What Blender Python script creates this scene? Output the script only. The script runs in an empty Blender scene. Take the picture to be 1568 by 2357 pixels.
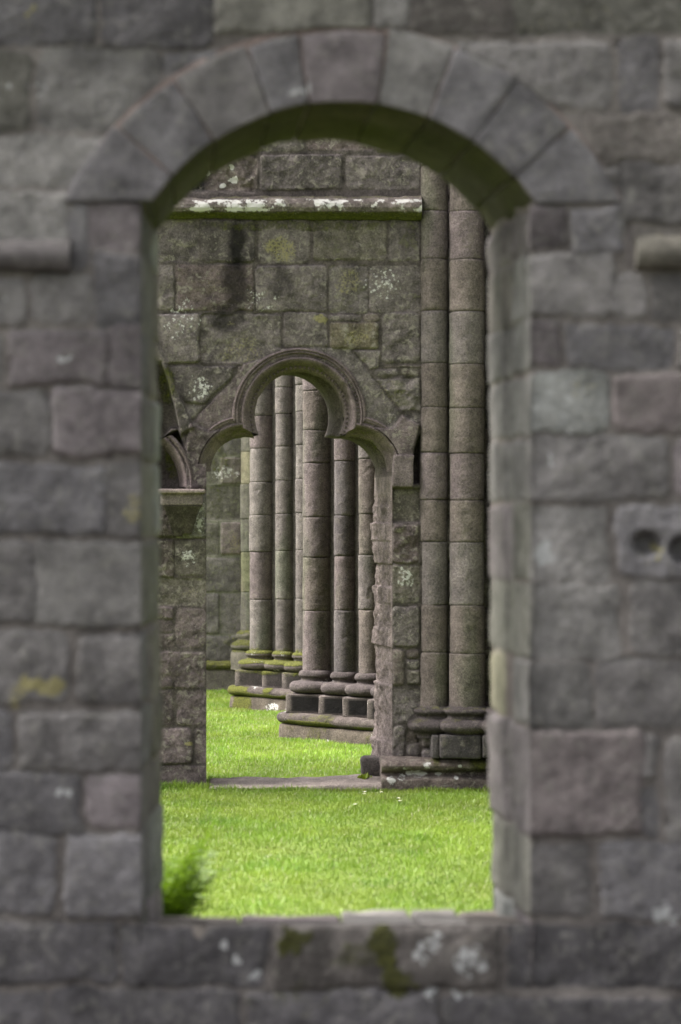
import bpy, math, numpy as np
from math import radians, sin, cos, pi

# ------------------------------------------------------------------ camera, sky, sun
sc = bpy.context.scene
C = sc.collection
F, VX, HY, EYE = 5500.0, 610.0, 1200.0, 1.864      # lens in picture units, eye point, eye height (m)
cam = bpy.data.cameras.new('camera'); camo = bpy.data.objects.new('camera', cam); C.objects.link(camo)
camo.location = (0, 0, EYE); camo.rotation_euler = (radians(90), 0, 0)
cam.sensor_fit = 'VERTICAL'; cam.sensor_height = 36; cam.sensor_width = 24
cam.lens = 36 * F / 2357.0
cam.shift_x = (784 - VX) / 2357.0; cam.shift_y = (HY - 1178.5) / 2357.0
cam.clip_start = .1; cam.clip_end = 2000
cam.dof.use_dof = True; cam.dof.focus_distance = 20.0; cam.dof.aperture_fstop = 2.1; cam.dof.aperture_blades = 0
sc.camera = camo

SUN_DIR = np.array([-.82, .06, .95]); SUN_DIR /= np.linalg.norm(SUN_DIR)
elev = math.asin(SUN_DIR[2]); azim = math.atan2(SUN_DIR[0], SUN_DIR[1])
w = bpy.data.worlds.new('World'); sc.world = w; w.use_nodes = True
nt = w.node_tree; nt.nodes.clear()
sky = nt.nodes.new('ShaderNodeTexSky'); sky.sky_type = 'NISHITA'; sky.sun_disc = False
sky.sun_elevation = elev; sky.sun_rotation = azim; sky.dust_density = 4; sky.air_density = 1.0
hs = nt.nodes.new('ShaderNodeHueSaturation'); hs.inputs['Saturation'].default_value = .12
bg = nt.nodes.new('ShaderNodeBackground'); bg.inputs['Strength'].default_value = .14
wo = nt.nodes.new('ShaderNodeOutputWorld')
nt.links.new(sky.outputs[0], hs.inputs['Color']); nt.links.new(hs.outputs[0], bg.inputs['Color']); nt.links.new(bg.outputs[0], wo.inputs[0])
sl = bpy.data.lights.new('sun', 'SUN'); sl.energy = 3.0; sl.angle = radians(22); sl.color = (1, .95, .88)
so = bpy.data.objects.new('sun', sl); C.objects.link(so)
from mathutils import Vector
so.rotation_euler = Vector(SUN_DIR.tolist()).to_track_quat('Z', 'Y').to_euler(); so.location = (-20, 10, 25)
sc.view_settings.view_transform = 'Standard'; sc.view_settings.look = 'None'
sc.view_settings.gamma = 1; sc.view_settings.exposure = 1.85
sc.cycles.use_denoising = True
sc.cycles.max_bounces = 6; sc.cycles.diffuse_bounces = 4

# ------------------------------------------------------------------ noise
def _h(ix, iy, iz, s):
    h = (ix.astype(np.uint32) * np.uint32(374761393) + iy.astype(np.uint32) * np.uint32(668265263)
         + iz.astype(np.uint32) * np.uint32(2147483647) + np.uint32(s * 974634777 & 0xffffffff))
    h = (h ^ (h >> np.uint32(13))) * np.uint32(1274126177)
    h = (h ^ (h >> np.uint32(15))) * np.uint32(2246822519)
    return ((h ^ (h >> np.uint32(16))) & np.uint32(0xffffff)).astype(np.float32) / 16777215.0
def vn(p, s=0):
    p = np.asarray(p, np.float64); i = np.floor(p).astype(np.int64); f = (p - i); f = f * f * (3 - 2 * f)
    r = 0
    for a in (0, 1):
        for b in (0, 1):
            for c in (0, 1):
                wgt = (f[..., 0] if a else 1 - f[..., 0]) * (f[..., 1] if b else 1 - f[..., 1]) * (f[..., 2] if c else 1 - f[..., 2])
                r = r + wgt * _h(i[..., 0] + a, i[..., 1] + b, i[..., 2] + c, s)
    return r * 2 - 1
def fbm(p, freq, octv=3, s=0, gain=.5):
    p = np.asarray(p) * freq; r = 0; a = 1.; t = 0
    for k in range(octv):
        r = r + a * vn(p + 13.7 * k, s + k); t += a; a *= gain; p = p * 2.03
    return r / t
def sstep(a, b, x):
    t = np.clip((x - a) / (b - a), 0, 1); return t * t * (3 - 2 * t)

# ------------------------------------------------------------------ mesh helpers
class Geo:
    def __init__(s): s.v, s.f, s.t, s.m, s.n = [], [], [], [], 0
    def add(s, v, f, tint, mask=None):
        v = np.asarray(v, float).reshape(-1, 3); n = len(v)
        t = np.asarray(tint, float); t = np.broadcast_to(t, (n, 3)) if t.ndim == 1 else t.reshape(-1, 3)
        m = np.zeros((n, 4)) if mask is None else np.asarray(mask, float)
        m = np.broadcast_to(m, (n, 4)) if m.ndim == 1 else m.reshape(-1, 4)
        s.v.append(v); s.t.append(t); s.m.append(m); s.f.append(np.asarray(f, np.int64).reshape(-1, np.shape(f)[-1]) + s.n); s.n += n
    def build(s, name, mat, parent=None, smooth=True, link=True):
        v = np.concatenate(s.v); me = bpy.data.meshes.new(name)
        me.vertices.add(len(v)); me.vertices.foreach_set('co', v.astype(np.float32).ravel())
        lv = np.concatenate([f.ravel() for f in s.f]); tot = np.concatenate([np.full(len(f), f.shape[1]) for f in s.f])
        me.loops.add(len(lv)); me.loops.foreach_set('vertex_index', lv.astype(np.int32))
        me.polygons.add(len(tot)); st = np.concatenate([[0], np.cumsum(tot)[:-1]]).astype(np.int32)
        me.polygons.foreach_set('loop_start', st)
        me.update(calc_edges=True); me.validate()
        me.polygons.foreach_set('use_smooth', np.full(len(me.polygons), smooth))
        a = me.attributes.new('tint', 'FLOAT_COLOR', 'POINT'); t = np.concatenate(s.t)
        a.data.foreach_set('color', np.concatenate([t, np.ones((len(t), 1))], 1).astype(np.float32).ravel())
        b = me.attributes.new('mask', 'FLOAT_COLOR', 'POINT'); b.data.foreach_set('color', np.concatenate(s.m).astype(np.float32).ravel())
        me.materials.append(mat); me.update()
        o = bpy.data.objects.new(name, me)
        if link: C.objects.link(o)
        if parent:
            o.parent = parent; o.matrix_parent_inverse = parent.matrix_world.inverted()
            if parent.type == 'EMPTY' or True: o.location = tuple(-c for c in wloc(parent)); o.matrix_parent_inverse.identity()
        return o
def wloc(o):
    x = Vector(o.location)
    return x if not o.parent else x + wloc(o.parent)
def thing(name, loc, label, cat, group=None):
    o = bpy.data.objects.new(name, None); C.objects.link(o); o.location = loc; o.empty_display_size = .2
    o['label'] = label; o['category'] = cat
    if group: o['group'] = group
    return o
def tag(o, label, cat, group=None):
    o['label'] = label; o['category'] = cat
    if group: o['group'] = group
    return o
def gridf(nv, nu):
    i = np.arange(nv - 1)[:, None] * nu + np.arange(nu - 1)[None]
    return np.stack([i, i + 1, i + nu + 1, i + nu], -1).reshape(-1, 4)
def X(px, d): return (px - VX) * d / F
def Z(py, d): return EYE + (HY - py) * d / F

rng = np.random.default_rng(7)
PAL = {                                   # albedo of the gritstone blocks
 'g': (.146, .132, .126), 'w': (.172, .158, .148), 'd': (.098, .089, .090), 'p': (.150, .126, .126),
 'r': (.150, .124, .119), 'o': (.145, .134, .114), 'b': (.138, .119, .107), 's': (.130, .119, .120), 'v': (.205, .200, .185), 'k': (.045, .042, .040), 'y': (.20, .18, .125)}
def tcol(key=None, r=rng, v=.12):
    if key is None: key = r.choice(list('ggggwsppbo'))
    return np.array(PAL[key]) * (1 + r.uniform(-v, v))

def poly_sd(px, pz, poly):
    poly = np.asarray(poly, float); d2 = np.full(px.shape, 1e9); sgn = np.zeros(px.shape, bool); n = len(poly)
    for i in range(n):
        a, b = poly[i], poly[(i + 1) % n]; e = b - a
        wx, wz = px - a[0], pz - a[1]
        t = np.clip((wx * e[0] + wz * e[1]) / (e @ e + 1e-12), 0, 1)
        d2 = np.minimum(d2, (wx - t * e[0]) ** 2 + (wz - t * e[1]) ** 2)
        c = ((a[1] <= pz) & (b[1] > pz)) | ((b[1] <= pz) & (a[1] > pz))
        xi = a[0] + (pz - a[1]) / (b[1] - a[1] + 1e-12) * e[0]
        sgn ^= c & (px < xi)
    return np.where(sgn, 1, -1) * np.sqrt(d2)
def rect_sd(px, pz, r, k):
    x0, z0, x1, z1 = r; cx, cz = (x0 + x1) / 2, (z0 + z1) / 2
    k = min(k, (x1 - x0) * .45, (z1 - z0) * .45)
    qx = np.abs(px - cx) - (x1 - x0) / 2 + k; qz = np.abs(pz - cz) - (z1 - z0) / 2 + k
    return -(np.hypot(np.maximum(qx, 0), np.maximum(qz, 0)) + np.minimum(np.maximum(qx, qz), 0) - k)

def masonry(geo, corners, us, vs, stones, seed=1, joint=.012, warp=.006, rough=.004, bulge=.006, edge=.022, offr=.008,
            mortar=(.17, .135, .12), tv=.12, cool=0., hole=None, extra=None, flat=None, spots=(), stain=None, mossf=None, jitter=.004, mask0=(0, 0, 0, 0)):
    """A wall face in metres (u right, v up): every stone stands out of its mortar bed with its own tilt, edge and colour."""
    r = np.random.default_rng(seed)
    U, V = np.meshgrid(us, vs); nv, nu = U.shape
    P00, P10, P11, P01 = [np.asarray(c, float) for c in corners]
    a = ((U - us[0]) / (us[-1] - us[0]))[..., None]; b = ((V - vs[0]) / (vs[-1] - vs[0]))[..., None]
    base = P00 * (1 - a) * (1 - b) + P10 * a * (1 - b) + P11 * a * b + P01 * (1 - a) * b
    N = np.cross(P10 - P00, P01 - P00); N /= np.linalg.norm(N)
    pu = np.stack([U, V, np.full_like(U, seed * 3.1)], -1)
    wu = warp * fbm(pu, 7, 3, seed) + warp * .5 * fbm(pu, 35, 2, seed + 5)
    wv = warp * fbm(pu + 50, 7, 3, seed + 9) + warp * .5 * fbm(pu + 50, 35, 2, seed + 15)
    Uw, Vw = U + wu, V + wv
    best = np.full(U.shape, -9.0); H = .0015 * fbm(pu, 30, 3, seed + 2)
    T = np.broadcast_to(np.array(mortar), U.shape + (3,)).copy()
    for st in stones:
        key = st[-1] if isinstance(st[-1], str) else None
        g = [q for q in st if not isinstance(q, str)]
        ispoly = not np.isscalar(g[0])
        if ispoly: xs_, zs_ = [q[0] for q in g], [q[1] for q in g]
        else:
            xs_, zs_ = [g[0], g[2]], [g[1], g[3]]
        off = r.normal(0, offr); tx, tz = r.normal(0, .012, 2); col = tcol(key, r, tv) * np.array([1 - .05 * cool, 1 - .01 * cool, 1 + .03 * cool]); k = r.uniform(.008, .04); jt = r.normal(0, jitter, 4); rg = rough * r.uniform(.6, 1.8)
        sl_u = slice(max(np.searchsorted(us, min(xs_) - .03) - 1, 0), np.searchsorted(us, max(xs_) + .03) + 1)
        sl_v = slice(max(np.searchsorted(vs, min(zs_) - .03) - 1, 0), np.searchsorted(vs, max(zs_) + .03) + 1)
        if sl_u.stop - sl_u.start < 2 or sl_v.stop - sl_v.start < 2: continue
        S = (sl_v, sl_u); u_, v_ = Uw[S], Vw[S]
        sd = poly_sd(u_, v_, g) - joint * .2 if ispoly else rect_sd(u_, v_, (min(xs_) + jt[0], min(zs_) + jt[1], max(xs_) + jt[2], max(zs_) + jt[3]), k)
        up = (sd > best[S]) & (sd > -.004)
        e = np.clip(sd / edge, 0, 1); prof = np.sqrt(np.maximum(1 - (1 - e) ** 2, 0))
        cu, cv = (min(xs_) + max(xs_)) / 2, (min(zs_) + max(zs_)) / 2
        hh = prof * (joint + off + tx * (U[S] - cu) + tz * (V[S] - cv)) + bulge * (1 - np.exp(-np.maximum(sd, 0) / .05))
        q = pu[S] + r.uniform(0, 90)
        hh = hh + prof * rg * (fbm(q, 9, 4, seed + 3, .55) + .6 * np.minimum(fbm(q, 22, 3, seed + 21), 0))
        chip = sstep(.25, .6, fbm(q, 14, 2, seed + 31)) * np.exp(-np.maximum(sd, 0) / .02)
        hh -= chip * .010
        m = sstep(-.003, .004, sd)[..., None]
        cvar = 1 + .22 * fbm(q, 5, 3, seed + 8)[..., None]
        T[S] = np.where(up[..., None], T[S] * (1 - m) + m * col * cvar, T[S])
        H[S] = np.where(up, hh, H[S]); best[S] = np.where(up, sd, best[S])
    if flat is not None:
        fm = flat(U, V); H = np.where(fm, -.012, H); best = np.where(fm, -1, best)
    if extra is not None: H = H + extra(U, V, pu)
    M = np.zeros(U.shape + (4,)); M[...] = mask0
    M[..., 0] = 1 - sstep(-.002, .004, best)
    for (x, z, rx, rz, ch, amt) in spots:
        dd = np.hypot((U + wu * 3 - x) / rx, (V + wv * 3 - z) / rz) + .35 * fbm(pu, 1.6 / max(min(rx, rz), .02), 3, seed + 40)
        g_ = amt * (1 - sstep(.45, 1.05, dd))
        if ch == 4: T *= (1 - g_)[..., None]; M[..., 0] = np.maximum(M[..., 0], np.minimum(g_ * 1.25, .95))
        else: M[..., ch] = np.maximum(M[..., ch], g_)
    if mossf is not None: M[..., 1] = np.maximum(M[..., 1], mossf(U, V, pu))
    if stain is not None: T = T * stain(U, V, pu)[..., None]
    P = base + N * H[..., None]
    f = gridf(nv, nu)
    if hole is not None:
        uc = ((us[:-1] + us[1:]) / 2)[None].repeat(nv - 1, 0); vc = ((vs[:-1] + vs[1:]) / 2)[:, None].repeat(nu - 1, 1)
        f = f[~hole(uc, vc).ravel()]
    geo.add(P, f, T.reshape(-1, 3), M.reshape(-1, 4))

def axis(L, b, res):
    b = min(b, L * .45); n = max(int((L - 2 * b) / res), 1)
    return np.unique(np.concatenate([[0, b * .3], np.linspace(b, L - b, n + 1), [L - b * .3, L]]))
def rblock(geo, L, tint, mapf=None, b=.02, res=.03, amp=.004, freq=12, seed=0, mask=(0, 0, 0, 0), maskf=None, tintf=None):
    """A rounded, weathered block: p runs 0..L in each axis, mapf puts it in the world."""
    ax = [axis(l, b, res) for l in L]; vs_, fs_ = [], []; off = 0
    for k in range(3):
        i, j = [(1, 2), (2, 0), (0, 1)][k]
        A, B = np.meshgrid(ax[i], ax[j], indexing='ij')
        for side in (0, 1):
            p = np.zeros(A.shape + (3,)); p[..., i] = A; p[..., j] = B; p[..., k] = L[k] * side
            f = gridf(A.shape[0], A.shape[1])
            if side: f = f[:, ::-1] if False else f[:, [0, 3, 2, 1]][:, ::-1] if False else f
            f = f[:, ::-1] if side else f
            vs_.append(p.reshape(-1, 3)); fs_.append(f + off); off += A.size
    v = np.concatenate(vs_); f = np.concatenate(fs_)
    _, idx, inv = np.unique(np.round(v, 6), axis=0, return_index=True, return_inverse=True)
    v = v[idx]; f = inv.ravel()[f]
    Lr = np.array(L, float); bb = np.minimum(b, Lr * .45)
    q = np.clip(v, bb, Lr - bb); dv = (v - q) / bb; n = dv / (np.linalg.norm(dv, axis=1, keepdims=True) + 1e-9)
    p = q + bb * n
    pn = p + seed * 7.77
    h = amp * (fbm(pn, freq, 4, seed, .55) + .8 * fbm(pn, freq * .3, 2, seed + 3))
    p = p + n * h[:, None]
    W = mapf(p) if mapf else p
    # faces must look outwards
    c = W.mean(0); fc = W[f]; fn = np.cross(fc[:, 1] - fc[:, 0], fc[:, 2] - fc[:, 0])
    pf = v[f].mean(1); nn = np.array(n)[f].mean(1)
    if np.sum(np.einsum('ij,ij->i', fn, fc.mean(1) - c)) < 0: f = f[:, ::-1]
    m = np.broadcast_to(np.array(mask, float), (len(W), 4)).copy()
    if maskf is not None: m = maskf(p, n, W, m)
    t = np.asarray(tint) * (1 + .2 * fbm(pn, 6, 3, seed + 8)[:, None])
    if tintf is not None: t = tintf(p, n, W, t)
    geo.add(W, f, t, m)

def sweep(geo, path, A, B, prof, tint, amp=.003, freq=14, seed=0, maskf=None, tintf=None, caps=True, flip=False):
    path, A, B, prof = [np.asarray(q, float) for q in (path, A, B, prof)]
    P = path[:, None] + A[:, None] * prof[None, :, :1] + B[:, None] * prof[None, :, 1:2]
    dp = np.gradient(prof, axis=0); nr = np.stack([dp[:, 1], -dp[:, 0]], -1); nr /= np.linalg.norm(nr, axis=1, keepdims=True) + 1e-9
    N = A[:, None] * nr[None, :, :1] + B[:, None] * nr[None, :, 1:2]
    h = amp * (fbm(P + seed * 5.5, freq, 4, seed, .55) + .7 * fbm(P + seed, freq * .3, 2, seed + 5))
    P = P + N * h[..., None]
    m, k = P.shape[:2]; f = gridf(m, k)
    if flip: f = f[:, ::-1]
    M = np.zeros((m, k, 4)); T = np.asarray(tint) * (1 + .2 * fbm(P + seed, 6, 3, seed + 8)[..., None])
    if maskf is not None: M = maskf(P, N, M)
    if tintf is not None: T = tintf(P, N, T)
    geo.add(P, f, T.reshape(-1, 3), M.reshape(-1, 4))
    if caps:
        for e in (0, m - 1):
            geo.add(P[e], np.arange(k)[None][:, ::(1 if (e == 0) != flip else -1)], T[e], M[e])

# ------------------------------------------------------------------ materials
def nd(t, typ, **kw):
    n = t.nodes.new(typ)
    for k, v in kw.items():
        if k in n.inputs: n.inputs[k].default_value = v
        else: setattr(n, k, v)
    return n
def stone_mat(name, grit=1.0, mott=.22, alb=.66, hue=(1, 1, 1), moss=1., flk=.36, white=(.44, .43, .41), speck=.5, lich=.35, lichcol=(.20, .205, .15), bump=.5):
    m = bpy.data.materials.new(name); m.use_nodes = True; t = m.node_tree; L = t.links.new
    bs = t.nodes['Principled BSDF']; bs.inputs['Roughness'].default_value = .92
    bs.inputs['Specular IOR Level'].default_value = .2
    tc = nd(t, 'ShaderNodeTexCoord'); co = tc.outputs['Object']
    at = nd(t, 'ShaderNodeAttribute', attribute_name='tint'); mk = nd(t, 'ShaderNodeAttribute', attribute_name='mask')
    sp = nd(t, 'ShaderNodeSeparateColor'); L(mk.outputs['Color'], sp.inputs[0])
    def noise(scale, det=4, rough=.6, dist=0):
        n = nd(t, 'ShaderNodeTexNoise', Scale=scale, Detail=det, Roughness=rough, Distortion=dist); L(co, n.inputs['Vector']); return n.outputs['Fac']
    def rng_(x, a, b, c=0, d=1):
        n = nd(t, 'ShaderNodeMapRange'); n.inputs[1].default_value, n.inputs[2].default_value = a, b
        n.inputs[3].default_value, n.inputs[4].default_value = c, d; L(x, n.inputs[0]); return n.outputs[0]
    def math_(op, a, b):
        n = nd(t, 'ShaderNodeMath', operation=op); n.use_clamp = False
        for i, q in enumerate((a, b)):
            if isinstance(q, (int, float)): n.inputs[i].default_value = q
            else: L(q, n.inputs[i])
        return n.outputs[0]
    def mix(fac, a, b, bt='MIX'):
        n = nd(t, 'ShaderNodeMix', data_type='RGBA', blend_type=bt)
        if isinstance(fac, (int, float)): n.inputs[0].default_value = fac
        else: L(fac, n.inputs[0])
        for s_, q in ((6, a), (7, b)):
            if isinstance(q, tuple): n.inputs[s_].default_value = q + (1,)
            else: L(q, n.inputs[s_])
        return n.outputs[2]
    n1 = noise(9, 5, .65); n2 = noise(70, 4, .7); n3 = noise(210, 2, .6); n4 = noise(22, 5, .75, .6)
    v = math_('MULTIPLY', rng_(n1, .3, .7, 1 - mott, 1 + mott), rng_(n2, .25, .75, 1 - .42 * speck, 1 + .42 * speck))
    v = math_('MULTIPLY', v, rng_(n3, .3, .7, 1 - .3 * grit, 1 + .3 * grit))
    v = math_('MULTIPLY', v, alb); vv = [math_('MULTIPLY', v, q) for q in hue]; cv = nd(t, 'ShaderNodeCombineColor')
    for i in range(3): L(vv[i], cv.inputs[i])
    col = mix(1.0, at.outputs['Color'], cv.outputs[0], 'MULTIPLY')
    # grey green crust lichen in patches
    lf = math_('MULTIPLY', rng_(n4, .52, .66), math_('MULTIPLY', lich, math_('SUBTRACT', 1.0, sp.outputs[0])))
    col = mix(lf, col, lichcol)
    # yellow lichen (mask alpha)
    yf = rng_(math_('ADD', mk.outputs['Alpha'], math_('MULTIPLY', math_('SUBTRACT', n2, .5), 1.6)), .45, .75)
    yf = math_('MULTIPLY', yf, rng_(mk.outputs['Alpha'], .02, .2)); col = mix(math_('MULTIPLY', yf, .75), col, (.20, .18, .075))
    # moss
    mf = rng_(math_('ADD', sp.outputs[1], math_('MULTIPLY', math_('SUBTRACT', n4, .5), 1.3)), .38, .7)
    mf = math_('MULTIPLY', mf, rng_(sp.outputs[1], .02, .2))
    mosc = mix(rng_(n2, .35, .65), tuple(moss * q for q in (.028, .034, .006)), tuple(moss * q for q in (.115, .118, .014))); col = mix(math_('MULTIPLY', mf, .88), col, mosc)
    # white lichen: round crusts
    vo = nd(t, 'ShaderNodeTexVoronoi', Scale=34, Randomness=1.0); L(co, vo.inputs['Vector'])
    ws = math_('SUBTRACT', math_('MULTIPLY', sp.outputs[2], 1.15), math_('ADD', math_('MULTIPLY', vo.outputs['Distance'], .55), math_('ADD', math_('MULTIPLY', math_('SUBTRACT', n2, .5), 1.3), math_('MULTIPLY', math_('SUBTRACT', n4, .5), 1.1))))
    wf = math_('MULTIPLY', rng_(ws, .14, .30), rng_(sp.outputs[2], .02, .1)); col = mix(math_('MULTIPLY', wf, .85), col, white)
    # fine pale flecks
    vo2 = nd(t, 'ShaderNodeTexVoronoi', Scale=48, Randomness=1.0); L(co, vo2.inputs['Vector'])
    fl = math_('MULTIPLY', math_('SUBTRACT', 1.0, sp.outputs[0]), rng_(vo2.outputs['Distance'], .16, .10)); fl = math_('MULTIPLY', fl, rng_(noise(6, 3), .5, .64)); col = mix(math_('MULTIPLY', fl, flk), col, (.32, .315, .29))
    L(col, bs.inputs['Base Color'])
    h = math_('ADD', math_('MULTIPLY', n2, .6), math_('ADD', math_('MULTIPLY', n4, .9), math_('MULTIPLY', n3, .3)))
    h = math_('ADD', h, math_('MULTIPLY', mf, .7))
    bp = nd(t, 'ShaderNodeBump', Strength=bump, Distance=.012); L(h, bp.inputs['Height']); L(bp.outputs[0], bs.inputs['Normal'])
    return m
M_NEAR = stone_mat('near gritstone', .5, mott=.45, alb=.69, moss=.42, lich=.50, speck=.6, lichcol=(.145, .140, .126), white=(.27, .275, .275), bump=.7)
M_MID = stone_mat('weathered gritstone', 1.0, mott=.55, alb=.57, hue=(1.03, .965, .98), moss=.7, flk=.72, lich=.9, speck=1.3, lichcol=(.205, .186, .158), bump=.9)
M_SHAFT = stone_mat('shaft gritstone', 1.6, mott=.36, alb=.64, hue=(1.02, .97, .98), moss=1., lich=.40, speck=1.25, lichcol=(.170, .148, .125), bump=.8)
M_FAR = stone_mat('pale gritstone', .9, mott=.4, alb=.85, lich=.6, speck=.9, lichcol=(.19, .19, .12), bump=.8)

def leaf_mat(name, rough=.5, trans=.35, sat=1.0):
    m = bpy.data.materials.new(name); m.use_nodes = True; t = m.node_tree; L = t.links.new
    bs = t.nodes['Principled BSDF']; bs.inputs['Roughness'].default_value = rough; bs.inputs['Specular IOR Level'].default_value = .35
    at = nd(t, 'ShaderNodeAttribute', attribute_name='tint'); L(at.outputs['Color'], bs.inputs['Base Color'])
    tr = nd(t, 'ShaderNodeBsdfTranslucent'); L(at.outputs['Color'], tr.inputs['Color'])
    mx = nd(t, 'ShaderNodeMixShader'); mx.inputs[0].default_value = trans
    L(bs.outputs[0], mx.inputs[1]); L(tr.outputs[0], mx.inputs[2]); L(mx.outputs[0], t.nodes['Material Output'].inputs['Surface'])
    return m
M_GRASS = leaf_mat('grass blades', .45, .4); M_FERN = leaf_mat('fern leaf', .5, .4)
def ground_mat():
    m = bpy.data.materials.new('lawn'); m.use_nodes = True; t = m.node_tree; L = t.links.new
    bs = t.nodes['Principled BSDF']; bs.inputs['Roughness'].default_value = .9
    tc = nd(t, 'ShaderNodeTexCoord')
    a = nd(t, 'ShaderNodeTexNoise', Scale=3.0, Detail=4); b = nd(t, 'ShaderNodeTexNoise', Scale=120.0, Detail=3)
    L(tc.outputs['Object'], a.inputs['Vector']); L(tc.outputs['Object'], b.inputs['Vector'])
    mx = nd(t, 'ShaderNodeMix', data_type='RGBA'); mx.inputs[6].default_value = (.10, .165, .02, 1); mx.inputs[7].default_value = (.19, .25, .03, 1)
    L(a.outputs['Fac'], mx.inputs[0]); m2 = nd(t, 'ShaderNodeMix', data_type='RGBA', blend_type='MULTIPLY'); m2.inputs[0].default_value = .35
    L(mx.outputs[2], m2.inputs[6]); L(b.outputs['Color'], m2.inputs[7]); L(m2.outputs[2], bs.inputs['Base Color'])
    return m
M_LAWN = ground_mat()

# ------------------------------------------------------------------ ground
D1_ = 7.5
def gz(x, y): return -.05 * sstep(21.3, 24, y) * (1 - sstep(30, 40, y)) + .018 * fbm(np.stack([x, y, np.zeros_like(x)], -1), .9, 2, 77) + .008 * fbm(np.stack([x, y, np.zeros_like(x)], -1), 4, 2, 79)
g = Geo()
gx = np.unique(np.concatenate([np.linspace(-300, -8, 12), np.linspace(-8, 8, 110), np.linspace(8, 300, 12)]))
gy = np.unique(np.concatenate([np.linspace(-100, 4, 8), np.linspace(4, 32, 180), np.linspace(32, 600, 14)]))
GX, GY = np.meshgrid(gx, gy); fade = (np.abs(GX) < 9) & (GY < 40)
g.add(np.stack([GX, GY, np.where(fade, gz(GX, GY), 0)], -1), gridf(len(gy), len(gx)), (.08, .14, .02))
lawn = g.build('ground', M_LAWN); lawn['kind'] = 'structure'
g = Geo(); px_ = np.linspace(-14, 14, 60); py_ = np.linspace(-12, D1_ - .02, 50); PX_, PY_ = np.meshgrid(px_, py_)
g.add(np.stack([PX_, PY_, .045 + .004 * fbm(np.stack([PX_, PY_, 0 * PX_], -1), 2, 2, 4)], -1), gridf(50, 60), (.10, .092, .085)); bounce_path = g.build('path', M_SHAFT); bounce_path['kind'] = 'structure'  # added unseen walk, greys and dims the light bounced onto the near wall

# ================================================================== NEAR WALL
D1, TH = 7.5, .74
DB = D1 + TH
nearw = thing('stone_wall', (X(784, D1), D1, 0), 'thick blurred grey wall with a round-arched window opening, nearest the viewer', 'wall')
def n_(px, py): return ((px - VX) * D1 / F, EYE + (HY - py) * D1 / F)
NS = [
 (-60,-90,222,112,'s'),(226,-90,494,112,'d'),(500,-90,857,74,'o'),(862,-90,940,72,'w'),(944,-90,1182,90,'b'),(1188,-90,1640,84,'o'),
 (-60,120,77,307,'o'),(83,116,372,300,'w'),(378,118,700,170,'s'),(1040,96,1414,246,'g'),(1424,96,1509,246,'d'),(1519,94,1640,248,'g'),
 (-60,314,330,438,'w'),(-60,444,160,560,'w'),(1330,262,1640,372,'b'),(1424,383,1640,520,'g'),(1380,383,1420,470,'g'),
 (166,468,202,622,'s'),(207,468,345,576,'p'),(1200,472,1308,574,'p'),(1313,474,1432,576,'s'),(1438,473,1458,622,'p'),
 (-60,638,62,752,'g'),(70,636,205,750,'g'),(210,582,345,750,'s'),(1200,582,1408,732,'g'),(1415,632,1482,732,'g'),(1490,632,1640,736,'g'),
 (-60,764,16,892,'g'),(23,764,242,892,'p'),(248,758,345,898,'p'),(1200,740,1292,850,'p'),(1298,738,1552,856,'s'),(1560,744,1640,856,'g'),
 (-60,904,112,1052,'g'),(120,900,345,1052,'p'),(1200,864,1403,998,'v'),(1410,862,1640,998,'r'),
 (-60,1060,246,1238,'s'),(254,1060,345,1238,'g'),(1200,1004,1553,1152,'g'),(1560,1004,1640,1152,'p'),
 (-60,1246,74,1446,'g'),(82,1246,345,1446,'w'),(1200,1158,1400,1336,'w'),(1412,1158,1640,1336,'s'),
 (-60,1453,166,1622,'g'),(175,1453,345,1622,'g'),(1200,1345,1430,1515,'w'),(1448,1345,1640,1515,'g'),
 (-60,1634,32,1776,'s'),(40,1634,345,1776,'g'),(1200,1521,1356,1678,'w'),(1366,1521,1640,1678,'g'),
 (-60,1788,190,1906,'s'),(200,1788,345,1906,'p'),(1200,1685,1476,1932,'r'),(1483,1690,1518,1810,'g'),(1483,1816,1518,1932,'s'),(1526,1690,1640,1932,'g'),
 (-60,1917,134,2108,'s'),(144,1917,345,2108,'s'),(1200,1938,1361,2114,'g'),(1371,1940,1640,2122,'s'),
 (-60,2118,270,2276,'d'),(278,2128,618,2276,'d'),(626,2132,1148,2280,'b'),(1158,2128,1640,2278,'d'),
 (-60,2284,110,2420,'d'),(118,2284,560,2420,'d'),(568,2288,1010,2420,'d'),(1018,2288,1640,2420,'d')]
def px2m(st, nf):
    o = []
    key = [q for q in st if isinstance(q, str)]; q = [k for k in st if not isinstance(k, str)]
    if np.isscalar(q[0]):
        a, b = nf(q[0], q[3]), nf(q[2], q[1]); return [a[0], a[1], b[0], b[1]] + key
    return [nf(*k) for k in q] + key
def fill(stones, x0, x1, y0, y1, r, rows=(120, 180), lens=(150, 330)):
    y = y0
    while y < y1:
        hgt = r.uniform(*rows); x = x0 - r.uniform(0, 100)
        while x < x1:
            l = r.uniform(*lens); a, b = max(x, x0), min(x + l - 8, x1)
            if b - a > 30: stones.append((a, y + 4, b, min(y + hgt - 4, y1)))
            x += l
        y += hgt
r1 = np.random.default_rng(3)
fill(NS, -1500, -66, -1400, 2600, r1); fill(NS, 1646, 3300, -1400, 2600, r1); fill(NS, -60, 1640, -1400, -96, r1); fill(NS, -60, 1640, 2427, 2600, r1)
stones = [px2m(s, n_) for s in NS]
ccx, ccz = n_(790, 769); RI, RO = 533 * D1 / F, 708 * D1 / F
xL, xR = X(325, D1), X(1220, D1); zS, zSp = Z(2126, D1), Z(465, D1)
def lines(segs): return np.unique(np.round(np.concatenate([np.linspace(a, b, max(int(abs(b - a) / st), 1) + 1) for a, b, st in segs]), 5))
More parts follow.
